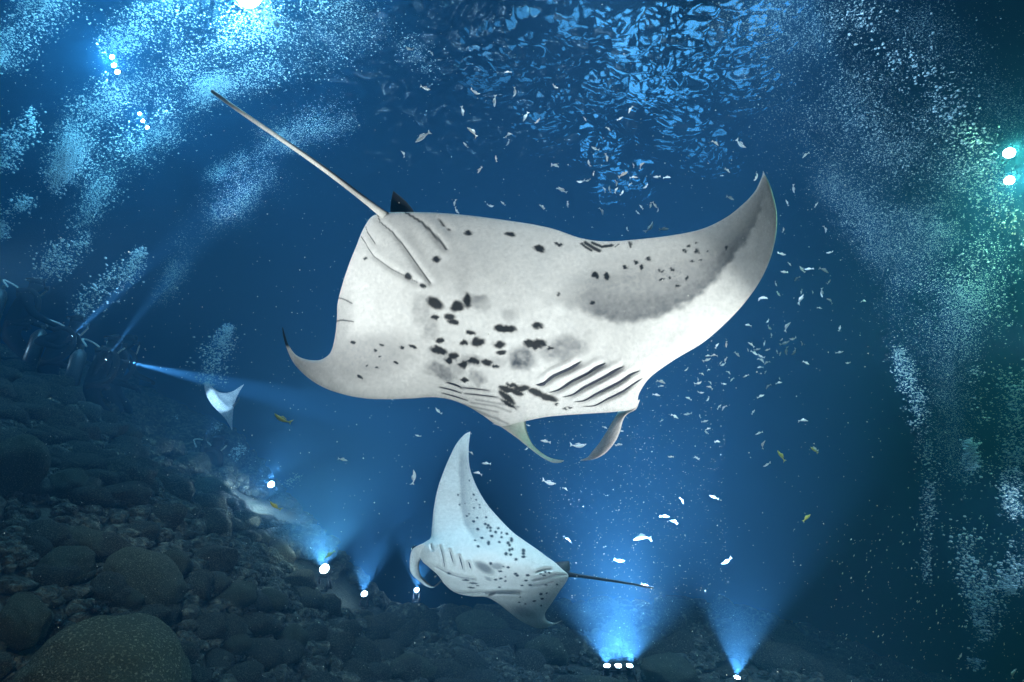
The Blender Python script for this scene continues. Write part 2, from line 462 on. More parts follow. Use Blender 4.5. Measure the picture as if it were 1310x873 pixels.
def seg_dist(P, line):
    """distance from points (N,2) to a polyline, and position 0..1 along it"""
    line = np.asarray(line, float); best = np.full(len(P), 1e9); pos = np.zeros(len(P))
    L = np.concatenate([[0], np.cumsum(np.linalg.norm(np.diff(line, axis=0), axis=1))])
    for k in range(len(line) - 1):
        a, b = line[k], line[k + 1]; d = b - a; q = d @ d
        t = np.clip(((P - a) @ d) / q, 0, 1)
        r = np.linalg.norm(P - a - t[:, None] * d, axis=1)
        m = r < best; best[m] = r[m]; pos[m] = (L[k] + t[m] * math.sqrt(q)) / L[-1]
    return best, pos

def blob(P, x, y, rx, ry, rot=0, soft=.25):
    c, s = math.cos(R(rot)), math.sin(R(rot))
    dx, dy = P[:, 0] - x, P[:, 1] - y
    q = np.sqrt(((dx * c + dy * s) / rx) ** 2 + ((-dx * s + dy * c) / ry) ** 2)
    return 1 - smooth(1 - soft, 1 + soft, q)

def sheet(name, pairs, depth, thick, pigment, material, nt=420, ns=150, parent=None, back=(.02, .023, .03), front_share=.35, warp=None):
    """a closed wing-like skin between two edge curves, with a light belly and a dark back"""
    prs = np.array(pairs, float)
    L = catmull(prs[:, 0:2], nt); T = catmull(prs[:, 2:4], nt)
    s = .5 - .5 * np.cos(np.linspace(0, np.pi, ns)); s = .5 * s + .5 * np.linspace(0, 1, ns)
    P = L[:, None] * (1 - s)[None, :, None] + T[:, None] * s[None, :, None]
    f = np.clip(4 * s * (1 - s), 0, 1) ** .55
    th = thick(P.reshape(-1, 2)).reshape(nt, ns) * f[None]
    wid = np.linalg.norm(L - T, axis=1)
    th = np.minimum(th, .9 * wid[:, None] / F * 3)
    flat = P.reshape(-1, 2)
    d = depth(flat).reshape(nt, ns)
    if warp is not None: d = d + warp(flat).reshape(nt, ns) * f[None]
    front = U(P[..., 0], P[..., 1], d - front_share * th)
    rear = U(P[..., 0], P[..., 1], d + (1 - front_share) * th)
    v = np.concatenate([front.reshape(-1, 3), rear.reshape(-1, 3)])
    a = np.arange(nt * ns).reshape(nt, ns); bq = a + nt * ns
    bq = bq.copy(); bq[:, 0] = a[:, 0]; bq[:, -1] = a[:, -1]; bq[0] = a[0]; bq[-1] = a[-1]
    q1 = np.stack([a[:-1, :-1], a[1:, :-1], a[1:, 1:], a[:-1, 1:]], -1).reshape(-1, 4)
    q2 = np.stack([bq[:-1, :-1], bq[:-1, 1:], bq[1:, 1:], bq[1:, :-1]], -1).reshape(-1, 4)
    me = mesh_np(name, v, [np.concatenate([q1, q2])], [material])
    col = np.ones((len(v), 4), np.float32)
    col[:nt * ns, :3] = pigment(flat)
    col[nt * ns:, :3] = back
    if len(me.vertices) == len(v):
        at_ = me.color_attributes.new('pigment', 'FLOAT_COLOR', 'POINT')
        at_.data.foreach_set('color', col.ravel())
    o = link(name, me, parent)
    return o, flat, (d - front_share * th).ravel()

class Skin:
    """finds the belly surface under a photograph pixel"""
    def __init__(s, flat, d): s.f = flat; s.d = d
    def depth(s, px, py):
        px = np.atleast_1d(px); py = np.atleast_1d(py)
        out = []
        for x, y in zip(px, py):
            q = (s.f[:, 0] - x) ** 2 + (s.f[:, 1] - y) ** 2
            k = np.argpartition(q, 4)[:4]; w = 1 / (q[k] + .05); out.append((s.d[k] * w).sum() / w.sum())
        return np.array(out)

def sliver(name, skin, line, w0, parent, proud=.004, thick=.004, material='slit', n=22):
    """a slim dark slit lying on the belly, widest a third along"""
    c = catmull(line, n); t = np.linspace(0, 1, n)
    tg = np.gradient(c, axis=0); tg /= np.linalg.norm(tg, axis=1)[:, None]
    nr = np.stack([-tg[:, 1], tg[:, 0]], -1)
    w = w0(t)[:, None] if callable(w0) else w0 * (np.sin(np.pi * t) ** .6)[:, None]
    A, B = c + nr * w / 2, c - nr * w / 2
    d = skin.depth(c[:, 0], c[:, 1])
    v = np.concatenate([U(A[:, 0], A[:, 1], d - proud), U(c[:, 0], c[:, 1], d - proud - thick), U(B[:, 0], B[:, 1], d - proud), U(c[:, 0], c[:, 1], d + .01)])
    q = []
    for k in range(n - 1):
        for r in range(4):
            r2 = (r + 1) % 4
            q.append((r * n + k, r2 * n + k, r2 * n + k + 1, r * n + k + 1))
    return link(name, mesh_np(name, v, [np.array(q)], [M[material]]), parent)

def horn(name, outer, inner, d_out, d_in, parent, pig, thick=.03, bulge=0.0):
    """a cephalic fin: a thick curled blade between two edge curves"""
    o, i = np.asarray(outer, float), np.asarray(inner, float)
    prs = np.concatenate([o, i], 1)
    od = np.asarray(d_out, float); idp = np.asarray(d_in, float)
    nt, ns = 60, 18
    L = catmull(o, nt); T = catmull(i, nt)
    kk = np.linspace(0, len(o) - 1, nt)
    dl = np.interp(kk, range(len(o)), od); dt = np.interp(kk, range(len(o)), idp)
    s = .5 - .5 * np.cos(np.linspace(0, np.pi, ns))
    P = L[:, None] * (1 - s)[None, :, None] + T[:, None] * s[None, :, None]
    d = dl[:, None] * (1 - s) + dt[:, None] * s
    f = np.sqrt(np.clip(4 * s * (1 - s), 0, 1))[None] * np.minimum(1, np.linalg.norm(L - T, axis=1) / 6)[:, None]
    d = d + bulge * f
    fr = U(P[..., 0], P[..., 1], d - thick / 2 * f); re = U(P[..., 0], P[..., 1], d + thick / 2 * f)
    v = np.concatenate([fr.reshape(-1, 3), re.reshape(-1, 3)])
    a = np.arange(nt * ns).reshape(nt, ns); b_ = (a + nt * ns).copy(); b_[:, 0] = a[:, 0]; b_[:, -1] = a[:, -1]
    q1 = np.stack([a[:-1, :-1], a[1:, :-1], a[1:, 1:], a[:-1, 1:]], -1).reshape(-1, 4)
    q2 = np.stack([b_[:-1, :-1], b_[:-1, 1:], b_[1:, 1:], b_[1:, :-1]], -1).reshape(-1, 4)
    me = mesh_np(name, v, [np.concatenate([q1, q2])], [M['skin']])
    col = np.ones((len(v), 4), np.float32)
    col[:, :3] = pig(np.concatenate([P.reshape(-1, 2)] * 2), np.concatenate([np.tile(s, nt)] * 2), np.repeat([0, 1], nt * ns))
    if len(me.vertices) == len(v):
        me.color_attributes.new('pigment', 'FLOAT_COLOR', 'POINT').data.foreach_set('color', col.ravel())
    return link(name, me, parent)

def fin_blade(name, base0, base1, apex, thick, parent, material, tip_curve=.15):
    """a small upright fin: base0-base1 edge rising to the apex, lens section"""
    b0, b1, ap = map(np.array, (base0, base1, apex))
    n = 10; m = 7
    nrm = np.cross(b1 - b0, ap - b0); nrm /= np.linalg.norm(nrm)
    v = []; 
    for sgn in (-1, 1):
        for i in range(n):
            h = i / (n - 1)
            e0 = b0 * (1 - h) + ap * h + (b1 - b0) * tip_curve * math.sin(math.pi * h) * -.3
            e1 = b1 * (1 - h) + ap * h + (b1 - b0) * tip_curve * math.sin(math.pi * h)
            for j in range(m):
                s = j / (m - 1)
                v.append(e0 * (1 - s) + e1 * s + nrm * sgn * thick * math.sqrt(max(0, 4 * s * (1 - s))) * (1 - h * .8))
    q = []
    for g in range(2):
        for i in range(n - 1):
            for j in range(m - 1):
                k = g * n * m + i * m + j
                q.append((k, k + 1, k + m + 1, k + m) if g else (k, k + m, k + m + 1, k + 1))
    return link(name, mesh_np(name, np.array(v), [np.array(q)], [M[material]]), parent)

# ------------------------------------------------------------------ the large manta
C1 = np.array([600., 400.]); VX = np.array([.737, -.676]); VY = np.array([.676, .737])
def depth1(P):
    a = (P - C1) @ VX / 300; b = (P - C1) @ VY / 300
    d = 3.05 - .16 * b
    d = d + .42 * np.maximum(0, a - .25) ** 1.7 + .10 * np.minimum(0, a + .2) ** 2
    return d - .05 * np.exp(-(a / .35) ** 2)
def thick1(P):
    a = (P - C1) @ VX / 300; b = (P - C1) @ VY / 300
    return .045 + .34 * np.exp(-((a - .02) / .42) ** 2) * (1 - .25 * smooth(.1, .6, np.abs(b)))
z5 = lambda x, y: (430 + x / 2.909, 290 + y / 2.909)
z7 = lambda x, y: (620 + x / 3.967, 380 + y / 3.967)
z6 = lambda x, y: (870 + x / 2.909, 290 + y / 2.909)
SLITS_R = [[(262, 448), (300, 440), (350, 400), (430, 365), (492, 328)], [(325, 487), (380, 470), (440, 430), (520, 390), (565, 360), (615, 337)],
           [(395, 510), (450, 495), (510, 455), (600, 410), (660, 375), (708, 352)], [(455, 535), (510, 525), (570, 490), (680, 435), (740, 395), (790, 375)],
           [(500, 557), (560, 552), (620, 520), (700, 480), (760, 440), (803, 413)]]
SLITS_R = [[z7(*p) for p in l] for l in SLITS_R]
SLITS_L = [[(410, 580), (440, 588), (468, 600)], [(470, 600), (515, 604), (568, 611)], [(385, 598), (425, 607), (465, 620)], [(478, 622), (540, 628), (600, 636)], [(395, 620), (440, 632), (490, 648)]]
SLITS_L = [[z5(*p) for p in l] for l in SLITS_L]
RIBS = [[z5(*p) for p in l] for l in ([(400, 640), (500, 670), (600, 690)], [(420, 655), (520, 690), (600, 715)], [(500, 655), (590, 668), (650, 690)], [(450, 655), (560, 700), (640, 735)], [(520, 645), (610, 660), (680, 672)])]
FOLDS = [([(483, 274), (486, 284), (503, 298), (522, 322), (536, 343), (551, 362)], 1.0), ([(519, 272), (540, 285), (556, 301), (571, 319)], 1.8), ([(557, 276), (566, 287), (575, 295)], 1.0),
         ([(462, 303), (478, 328), (500, 344), (535, 362)], .7), ([(468, 290), (470, 297), (480, 312)], .5), ([(440, 352), (432, 381), (452, 388)], 0.0)]
def pig1(P):
    n1 = fbm(P / 18., 4); n2 = fbm(P / 5. + 40, 3)
    W = P + np.stack([fbm(P / 4.5 + 7, 2), fbm(P / 4.5 + 71, 2)], -1) * 2.0
    Wl = P + np.stack([fbm(P / 9 + 17, 4), fbm(P / 9 + 171, 4)], -1) * 4.0
    c = np.tile(np.array([[.81, .82, .82]]), (len(P), 1))
    dark = np.zeros(len(P)); grey = np.zeros(len(P))
    # grey shade of the right wing, sharp towards the front and fading to the rear edge
    lo = np.array([(700, 378), (735, 392), (765, 405), (800, 411), (835, 404), (870, 392), (900, 372), (922, 350), (940, 325), (958, 298), (972, 265), (980, 240)])
    up = np.array([(700, 352), (735, 336), (765, 322), (800, 316), (835, 312), (870, 308), (900, 300), (922, 290), (940, 277), (955, 262), (966, 246), (975, 228)])
    dl, pl = seg_dist(Wl, lo); du, _ = seg_dist(Wl, up)
    yl = np.interp(Wl[:, 0], lo[:, 0], lo[:, 1], left=378, right=240); yu = np.interp(P[:, 0], up[:, 0], up[:, 1])
    inside = smooth(9, -4, Wl[:, 1] - yl) * smooth(690, 770, P[:, 0] + .3 * n1 * 20) * smooth(-6, 42, P[:, 1] - yu)
    strong = np.exp(-((yl - P[:, 1]) / 34) ** 2)
    grey = np.maximum(grey, inside * (.40 + .34 * strong + .10 * n2) * (1 - .45 * smooth(930, 985, P[:, 0])))
    # left wing
    grey = np.maximum(grey, .40 * blob(Wl, 470, 455, 58, 30, -8, .5))
    grey = np.maximum(grey, .35 * blob(Wl, 434, 425, 16, 55, 5, .7))
    grey = np.maximum(grey, .30 * blob(Wl, 415, 470, 40, 14, 8, .6))
    grey = np.maximum(grey, .22 * blob(Wl, 540, 330, 90, 40, 20, .8) * (.5 + n1 * .5))
    # soft clouds
    for x, y, rx, ry, rot, k in [(690, 492, 46, 36, 0, .80), (845, 455, 80, 36, -8, .62), (395, 540, 56, 24, 22, .66), (350, 375, 26, 46, 10, .42), (530, 282, 36, 26, 20, .55), (640, 328, 20, 32, -35, .32),
                               (320, 310, 30, 55, 10, .34), (470, 215, 26, 50, -20, .24), (523, 562, 28, 22, 20, .55), (600, 505, 40, 16, 0, .35), (500, 500, 42, 16, 5, .5), (385, 480, 50, 18, 15, .35), (445, 525, 30, 26, 20, .4), (937, 395, 12, 16, 0, .18), (720, 550, 10, 7, 0, .2)]:
        X, Y = z5(x, y); grey = np.maximum(grey, k * blob(Wl, X, Y, rx / 2.909 * 1.15, ry / 2.909 * 1.15, rot, .45) * (.85 + .35 * n2))
    for x, y, rx, ry, rot in [(492, 25, 13, 11, 0), (645, 27, 18, 10, 0), (757, 82, 19, 12, 0), (830, 65, 12, 8, 0), (372, 121, 14, 13, 0), (108, 118, 9, 6, 0), (265, 183, 14, 11, 10), (325, 223, 13, 9, 20),
            (368, 286, 34, 20, 30), (450, 298, 26, 21, -20), (488, 275, 17, 27, 0), (368, 338, 18, 8, 5), (422, 336, 22, 13, 5), (436, 355, 22, 10, 5), (500, 395, 18, 9, 5), (606, 377, 20, 14, 0), (632, 382, 22, 15, 0), (654, 381, 15, 14, 0),
            (750, 369, 19, 13, -10), (384, 423, 18, 12, 0), (475, 434, 17, 10, 0), (528, 430, 28, 15, -8), (608, 439, 23, 13, 0), (718, 435, 20, 15, 5), (745, 440, 22, 20, 0), (766, 434, 15, 14, 0), (380, 460, 32, 14, 10), (437, 482, 22, 15, 10),
            (420, 497, 16, 13, 25), (473, 512, 20, 14, 0), (508, 500, 24, 11, 0), (562, 506, 20, 10, 0), (594, 521, 14, 7, 0), (615, 469, 22, 9, 0), (478, 571, 16, 9, 10), (795, 453, 13, 6, -15), (962, 180, 13, 13, 0), (1006, 183, 12, 13, 0),
            (1075, 152, 7, 8, 0), (1115, 132, 9, 8, 0), (1158, 117, 9, 8, 0), (1136, 150, 8, 10, 0), (1212, 198, 12, 6, 0), (1240, 190, 7, 6, 0), (1270, 220, 8, 8, 0), (1095, 68, 6, 11, 0), (955, 285, 10, 7, -20), (828, 254, 8, 6, -20),
            (62, 430, 10, 6, 0), (168, 439, 8, 5, 10), (245, 450, 12, 5, 15), (285, 447, 14, 6, 15), (148, 463, 6, 4, 0), (162, 483, 6, 4, 0), (222, 506, 9, 5, 20), (117, 520, 6, 4, 0), (150, 524, 6, 4, 0), (88, 560, 9, 6, 25),
            (640, 607, 34, 12, 12), (690, 602, 32, 12, -5), (636, 636, 38, 12, 38), (672, 618, 30, 10, 20), (745, 618, 34, 13, 20), (785, 635, 40, 13, 15), (820, 661, 9, 6, 0), (852, 678, 7, 4, 0), (640, 660, 34, 7, 32), (868, 671, 11, 4, 0), (655, 590, 24, 8, 10)]:
        X, Y = z5(x, y); dark = np.maximum(dark, .97 * blob(W, X, Y, rx / 2.909, ry / 2.909, rot, .28))
    for x, y, rx, ry in [(30, 72, 9, 6), (20, 92, 7, 6), (62, 92, 7, 11), (45, 130, 6, 5), (80, 128, 6, 4), (172, 78, 6, 9), (25, 190, 9, 7), (-30, 160, 6, 5), (-70, 165, 9, 6), (100, 90, 4, 4), (60, 60, 4, 4)]:
        X, Y = z6(x, y); dark = np.maximum(dark, .93 * blob(W, X, Y, rx / 2.909, ry / 2.909, 0, .35))
    # fine freckles
    fr = vnoise(P / 1.6 + 300); dark = np.maximum(dark, .30 * smooth(.72, .82, fr) * smooth(.05, .35, grey))
    # crease shade put into the colour, and the torn patch on the rear edge
    for l, w in FOLDS:
        if w:
            d, t = seg_dist(P, l); dark = np.maximum(dark, .95 * smooth(w * 1.5, w * .5, d * (1 + .8 * np.abs(t - .6))))
    for l, w in [([(744, 312), (750, 317), (757, 321)], 1.5), ([(749, 311), (760, 318), (767, 321)], 2.3), ([(758, 311), (770, 316), (783, 314)], 1.8), ([(786, 316), (792, 312)], .7), ([(432, 381), (440, 383), (450, 388)], .8), ([(429, 411), (440, 410), (452, 412)], .8)]:
        d, t = seg_dist(W * .4 + P * .6, l); dark = np.maximum(dark, .95 * smooth(w * 1.5, w * .5, d))
    for l in RIBS + SLITS_L:
        d, t = seg_dist(P, l); grey = np.maximum(grey, .45 * smooth(2.2, .3, d))
    # black tip of the left wing
    dark = np.maximum(dark, smooth(447, 441, P[:, 1]) * smooth(374, 370, P[:, 0]))
    n3 = fbm(P / 1.7 + 90, 3); sc_ = np.abs(vnoise(np.stack([P[:, 0] * .9 + P[:, 1] * .5, (P[:, 1] - P[:, 0]) * .035], -1) + 500))
    grey = np.maximum(grey, .10 * smooth(.30, .9, n3) + .10 * smooth(.05, .0, sc_) * smooth(.1, .5, n1))
    grey = np.clip(grey, 0, 1)[:, None]; dark = np.clip(dark, 0, 1)[:, None]
    c = c * (1 + .035 * n1[:, None] + .045 * n2[:, None])
    c = c * (1 - grey) + np.array([[.04, .052, .072]]) * grey
    return c * (1 - dark) + np.array([[.007, .009, .012]]) * dark
def warp1(P):
    w = np.zeros(len(P))
    for l in SLITS_R:
        d, t = seg_dist(P, l); e = np.sin(np.pi * np.clip(t, 0, 1)) ** .5
        w += .024 * np.exp(-(d / 3.0) ** 2) * e - .013 * np.exp(-((d - 7) / 4) ** 2) * e
    for l in RIBS + SLITS_L:
        d, t = seg_dist(P, l); w += .012 * np.exp(-(d / 2.0) ** 2)
    for l, k in FOLDS:
        d, t = seg_dist(P, l); w += .010 * np.exp(-(d / 3.4) ** 2) - .005 * np.exp(-((d - 8) / 6) ** 2)
    d, t = seg_dist(P, [(430, 396), (452, 397)]); w += .004 * vnoise(P / 14.)
    w += .008 * fbm(P / 60. + 3, 2)
    return w
PAIRS1 = [(361, 419, 362, 419), (362.5, 432, 365.5, 431), (368, 449, 370, 443), (376, 465, 379, 454.5), (391, 481, 392, 460), (412, 495, 408, 461), (440, 505, 419.5, 455), (468, 510, 425, 446), (497, 511, 429, 428), (527, 510, 431, 408), (555, 508.5, 432, 388), (578, 512, 438, 364),
          (600, 521, 447, 337), (618, 532, 457, 312), (640, 545, 466, 291), (668, 540, 480, 275), (700, 533.5, 515, 271.5), (745, 530, 575, 273.5), (788, 527, 640, 281), (812, 522, 700, 291), (818, 503, 742, 304.5), (832, 483, 775, 309), (862, 461, 815, 306.5),
          (900, 438, 858, 301.5), (932, 410, 897, 293.5), (957, 382, 928, 279), (977, 351, 951, 261), (990, 315, 965, 246), (994, 277, 972, 233), (987, 243, 975.5, 224), (976.5, 219, 976, 219)]
m1 = link('manta_ray', None); m1.location = (0, 0, 0)
tag(m1, 'largest manta ray, white belly with black spots, gliding across the middle', 'manta ray')
o1, fl1, dp1 = sheet('body', PAIRS1, depth1, thick1, pig1, M['skin'], nt=520, ns=230, parent=m1, warp=warp1)
SK1 = Skin(fl1, dp1)
for k, l in enumerate(SLITS_R):
    w = [7.0, 6.2, 5.4, 4.6, 3.9][k]
    sliver('gill_slit', SK1, l, lambda t, w=w, k=k: w * (np.sin(np.pi * np.clip(t, 0, 1)) ** .7) * (.55 + .55 * (t ** 2 if k else .8)), m1)
for k, l in enumerate(SLITS_L):
    sliver('gill_slit', SK1, l, [2.8, 1.2, 1.8, 1.2, 1.6][k], m1)
def pig_horn(P, s, b): 
    c = np.array([[.86, .86, .86]]) * (1 - .2 * np.abs(vnoise(P / 6.))[:, None])
    e = (smooth(.86, .97, s) * .9)[:, None]
    return c * (1 - e) + np.array([[.04, .045, .055]]) * e
h2 = lambda x, y: (640 + x / 5.818, 460 + y / 5.818)
horn('cephalic_fin', [h2(1040, 300), h2(1010, 370), h2(950, 405), h2(915, 450), h2(890, 540), h2(850, 622), h2(780, 700), h2(700, 742), h2(598, 754)],
     [h2(905, 330), h2(880, 385), h2(868, 410), h2(840, 455), h2(790, 540), h2(735, 625), h2(690, 680), h2(650, 728), h2(597, 749)],
     np.linspace(2.98, 2.72, 9), np.linspace(3.02, 2.78, 9), m1, lambda P, s, b: np.tile(np.array([[.90, .90, .92]]), (len(P), 1)) * (1 - .12 * np.abs(vnoise(P / 5.))[:, None]), .035)
horn('cephalic_fin', [h2(-60, 480), h2(0, 500), h2(60, 540), h2(130, 590), h2(210, 655), h2(300, 722), h2(380, 765), h2(440, 769), h2(473, 757)],
     [h2(150, 420), h2(188, 432), h2(192, 500), h2(212, 570), h2(245, 635), h2(300, 688), h2(360, 726), h2(420, 744), h2(473, 752)],
     np.linspace(3.0, 2.80, 9), np.linspace(3.10, 2.86, 9), m1, pig_horn, .03)
# tail: a thin rod, pale below and dark above, with a brown end
tb = V(486, 271, 3.08); tt = V(272, 115, 3.55)
pts = np.array([tb.lerp(tt, t) + Vector((0, 0, .012 * math.sin(t * 5))) for t in np.linspace(-.03, 1, 24)])
b = MB(); b.tube(pts, np.interp(np.linspace(0, 1, 24), [0, .03, .1, .6, 1], [.024, .021, .017, .0135, .0115]), 12)
me = b.mesh('tail', [M['skin']])
co = np.array([v.co for v in me.vertices]); ax = np.array((tt - tb).normalized()); rel = co - np.array(tb); rel -= (rel @ ax)[:, None] * ax
side = rel @ np.array([.5, .25, .83]); tpos = (co - np.array(tb)) @ ax / (tt - tb).length
w = smooth(.003, .007, side)[:, None]; col = np.ones((len(co), 4), np.float32)
col[:, :3] = np.array([[.80, .79, .76]]) * (1 - w) + np.array([[.035, .035, .04]]) * w
e = smooth(.965, .975, tpos)[:, None]; col[:, :3] = col[:, :3] * (1 - e) + np.array([[.28, .15, .10]]) * e
me.color_attributes.new('pigment', 'FLOAT_COLOR', 'POINT').data.foreach_set('color', col.ravel())
link('tail', me, m1)
fin_blade('dorsal_fin', V(499, 276, 3.16), V(533, 276, 3.16), V(503, 244, 3.22), .014, m1, 'dark_skin', .10)

# ------------------------------------------------------------------ the second manta, lower and farther off
def depth2(P):
    a = (690 - P[:, 1]) / 140
    d = 4.5 + .22 * np.maximum(0, a) ** 1.6 + .30 * np.minimum(0, a + .35) ** 2
    return d - .12 * np.exp(-(((P[:, 1] - 720) / 45) ** 2)) + .0012 * (P[:, 0] - 620)
def thick2(P):
    q = (P[:, 1] - (715 + .05 * (P[:, 0] - 550)))
    return .05 + .42 * np.exp(-(q / 38) ** 2) * (1 - .5 * smooth(620, 720, P[:, 0]))
y1 = lambda x, y: (515 + x / 8.733, 680 + y / 8.733)
y2 = lambda x, y: (540 + x / 5.456, 545 + y / 5.456)
y3 = lambda x, y: (600 + x / 6.7125, 680 + y / 6.7125)
SL2 = [[y1(*p) for p in l] for l in ([(420, 165), (450, 280), (472, 400)], [(525, 205), (545, 280), (572, 370)], [(632, 270), (650, 330), (676, 430)], [(738, 338), (750, 375), (762, 418)], [(318, 150), (326, 180), (332, 205)])]
FOLD2 = [[y3(*p) for p in l] for l in ([(160, 545), (230, 525), (320, 520), (430, 525)], [(550, 415), (640, 395), (740, 375), (840, 370)], [(580, 345), (640, 325), (700, 322)], [(540, 465), (640, 455), (720, 430)])] + [[y1(*p) for p in l] for l in ([(380, 400), (470, 450), (560, 490), (680, 520), (800, 530)], [(560, 680), (700, 690), (850, 680), (1000, 690)])]
def pig2(P):
    n1 = fbm(P / 9., 3); n2 = fbm(P / 2.5 + 40, 2)
    W = P + np.stack([fbm(P / 2. + 7, 2), fbm(P / 2. + 71, 2)], -1) * .45
    c = np.tile(np.array([[.80, .80, .78]]), (len(P), 1)) * (1 + .04 * n1[:, None])
    grey = np.zeros(len(P)); dark = np.zeros(len(P))
    bl = np.array([y2(*p) for p in ((262, 120), (250, 200), (252, 300), (255, 400), (265, 560), (290, 680), (340, 770), (420, 850), (480, 900))])
    xb = np.interp(P[:, 1], bl[:, 1], bl[:, 0])
    g = smooth(-2, 5, P[:, 0] - xb + n1 * 1.5) * np.exp(-np.maximum(0, P[:, 0] - xb) / 20) * smooth(565, 590, P[:, 1]) * smooth(712, 670, P[:, 1])
    grey = np.maximum(grey, .6 * g)
    for x, y, rx, ry, rot, k in [(130, 312, 88, 36, 30, .75), (240, 300, 52, 28, 5, .6), (165, 408, 34, 14, 30, .5), (470, 690, 110, 40, 20, .35), (290, 522, 170, 16, -2, .6)]:
        X, Y = y3(x, y); grey = np.maximum(grey, k * blob(W, X, Y, rx / 6.7, ry / 6.7, rot, .5))
    for x, y, r_ in [(330, 382, 5), (252, 484, 7), (360, 480, 7), (342, 508, 4), (377, 516, 6), (262, 550, 6), (298, 540, 4), (400, 550, 5), (362, 573, 6), (404, 572, 6), (328, 615, 6), (312, 630, 7), (385, 642, 7), (447, 638, 8), (360, 667, 9), (440, 685, 10), (462, 695, 10), (477, 712, 10), (455, 712, 8), (388, 721, 10), (477, 733, 9), (532, 715, 10), (514, 740, 8), (553, 748, 7), (592, 754, 8), (555, 776, 8), (487, 771, 10), (418, 783, 10), (370, 800, 7)]:
        X, Y = y2(x, y); dark = np.maximum(dark, .96 * blob(W, X, Y, r_ / 5.4 * 1.1, r_ / 5.4 * .95, 0, .4))
    for x, y, rx, ry in [(110, 55, 14, 10), (50, 78, 8, 8), (80, 130, 14, 12), (168, 100, 14, 20), (195, 40, 15, 11), (228, 5, 12, 12), (280, 50, 12, 11), (280, 12, 10, 10), (260, 92, 11, 11), (325, 20, 12, 12), (365, 72, 15, 22), (335, 98, 14, 14), (348, 118, 13, 13), (372, 152, 14, 14), (350, 160, 14, 14), (318, 193, 16, 16), (358, 200, 13, 13), (467, 165, 16, 18), (467, 190, 16, 12), (468, 218, 20, 12), (404, 240, 13, 13), (187, 277, 13, 13), (296, 302, 8, 8), (336, 309, 14, 10), (268, 343, 18, 9), (400, 365, 18, 10), (415, 380, 16, 10), (504, 378, 18, 12), (272, 405, 16, 10), (313, 390, 8, 8), (312, 426, 13, 9), (228, 415, 13, 9), (488, 422, 16, 9), (455, 464, 14, 6), (524, 460, 16, 8), (662, 462, 16, 6), (757, 456, 11, 7), (615, 365, 13, 6), (655, 348, 12, 8), (688, 355, 10, 7), (645, 378, 16, 7), (618, 538, 16, 12), (667, 532, 11, 8), (630, 580, 15, 9), (620, 638, 8, 8), (560, 598, 18, 7), (440, 565, 10, 6), (430, 610, 12, 5), (484, 624, 10, 7), (260, 480, 12, 7)]:
        X, Y = y3(x, y); dark = np.maximum(dark, .96 * blob(W, X, Y, rx / 6.7, ry / 6.7, 0, .4))
    for x, y, rx, ry in [(705, 545, 40, 10), (790, 580, 50, 10), (770, 630, 45, 9), (840, 607, 20, 6), (518, 470, 22, 11)]:
        X, Y = y1(x, y); dark = np.maximum(dark, .9 * blob(W, X, Y, rx / 8.7, ry / 8.7, 5, .4))
    for l in FOLD2:
        d, t = seg_dist(P, l); grey = np.maximum(grey, .42 * smooth(1.6, .2, d))  # fold shade put into the colour along each line
    dark = np.maximum(dark, blob(P, 532, 702, 5.5, 4.0, -30, .3))
    grey = grey[:, None]; dark = dark[:, None]
    c = c * (1 - grey) + np.array([[.07, .085, .11]]) * grey
    return c * (1 - dark) + np.array([[.008, .011, .016]]) * dark
def warp2(P):
    w = .01 * fbm(P / 25., 2)
    for l in SL2:
        d, t = seg_dist(P, l); w += .018 * np.exp(-(d / 1.3) ** 2) - .010 * np.exp(-((d - 3.5) / 2.2) ** 2)
    for l in FOLD2:
        d, t = seg_dist(P, l); w += .03 * np.exp(-(d / 1.8) ** 2) - .015 * np.exp(-((d - 4) / 3) ** 2)
    return w
PAIRS2 = [(602, 552, 602, 552), (593, 557, 601, 558.5), (582, 571, 599.5, 574), (570, 597, 600.5, 596), (560, 625, 606, 614), (555, 650, 614, 631), (552.5, 675, 625, 648), (551, 688, 640, 665), (545, 693, 656, 681), (538, 698, 671, 692), (537, 708, 687, 703), (540, 718, 699, 712),
          (549, 726, 709, 719), (560, 736, 720, 729), (568, 747, 727, 736), (582, 758, 724, 745), (602, 763, 716, 756), (622, 764, 709, 767), (637, 772, 702, 777), (651, 783, 698, 783), (664, 793, 697, 788), (677, 800, 699, 793), (691, 804, 704, 796), (706, 800.5, 710, 797), (719, 794.5, 719, 794)]
m2 = link('manta_ray', None); m2.location = (0, 0, 0)
tag(m2, 'second manta ray, smaller, banking above the rocks with raised wing and spotted belly', 'manta ray')
o2, fl2, dp2 = sheet('body', PAIRS2, depth2, thick2, pig2, M['skin'], nt=420, ns=170, parent=m2, warp=warp2)
SK2 = Skin(fl2, dp2)
for k, l in enumerate(SL2): sliver('gill_slit', SK2, l, [.9, 1.0, 1.5, 2.4, .6][k], m2, proud=.006)
horn('cephalic_fin', [y1(240, 130), y1(170, 160), y1(104, 212), y1(80, 320), y1(84, 430), y1(120, 500), y1(190, 560), y1(250, 605), y1(310, 630), y1(350, 628)],
     [y1(270, 330), y1(230, 320), y1(200, 325), y1(184, 370), y1(190, 440), y1(210, 500), y1(255, 545), y1(290, 580), y1(320, 608), y1(352, 616)],
     np.linspace(4.26, 4.12, 10), np.linspace(4.36, 4.2, 10), m2, lambda P, s, b: np.array([[.70, .70, .68]]) * (1 - .85 * (smooth(.80, .98, s) + smooth(735, 742, P[:, 1]) * smooth(.5, .75, s)).clip(0, 1)[:, None]), .05)
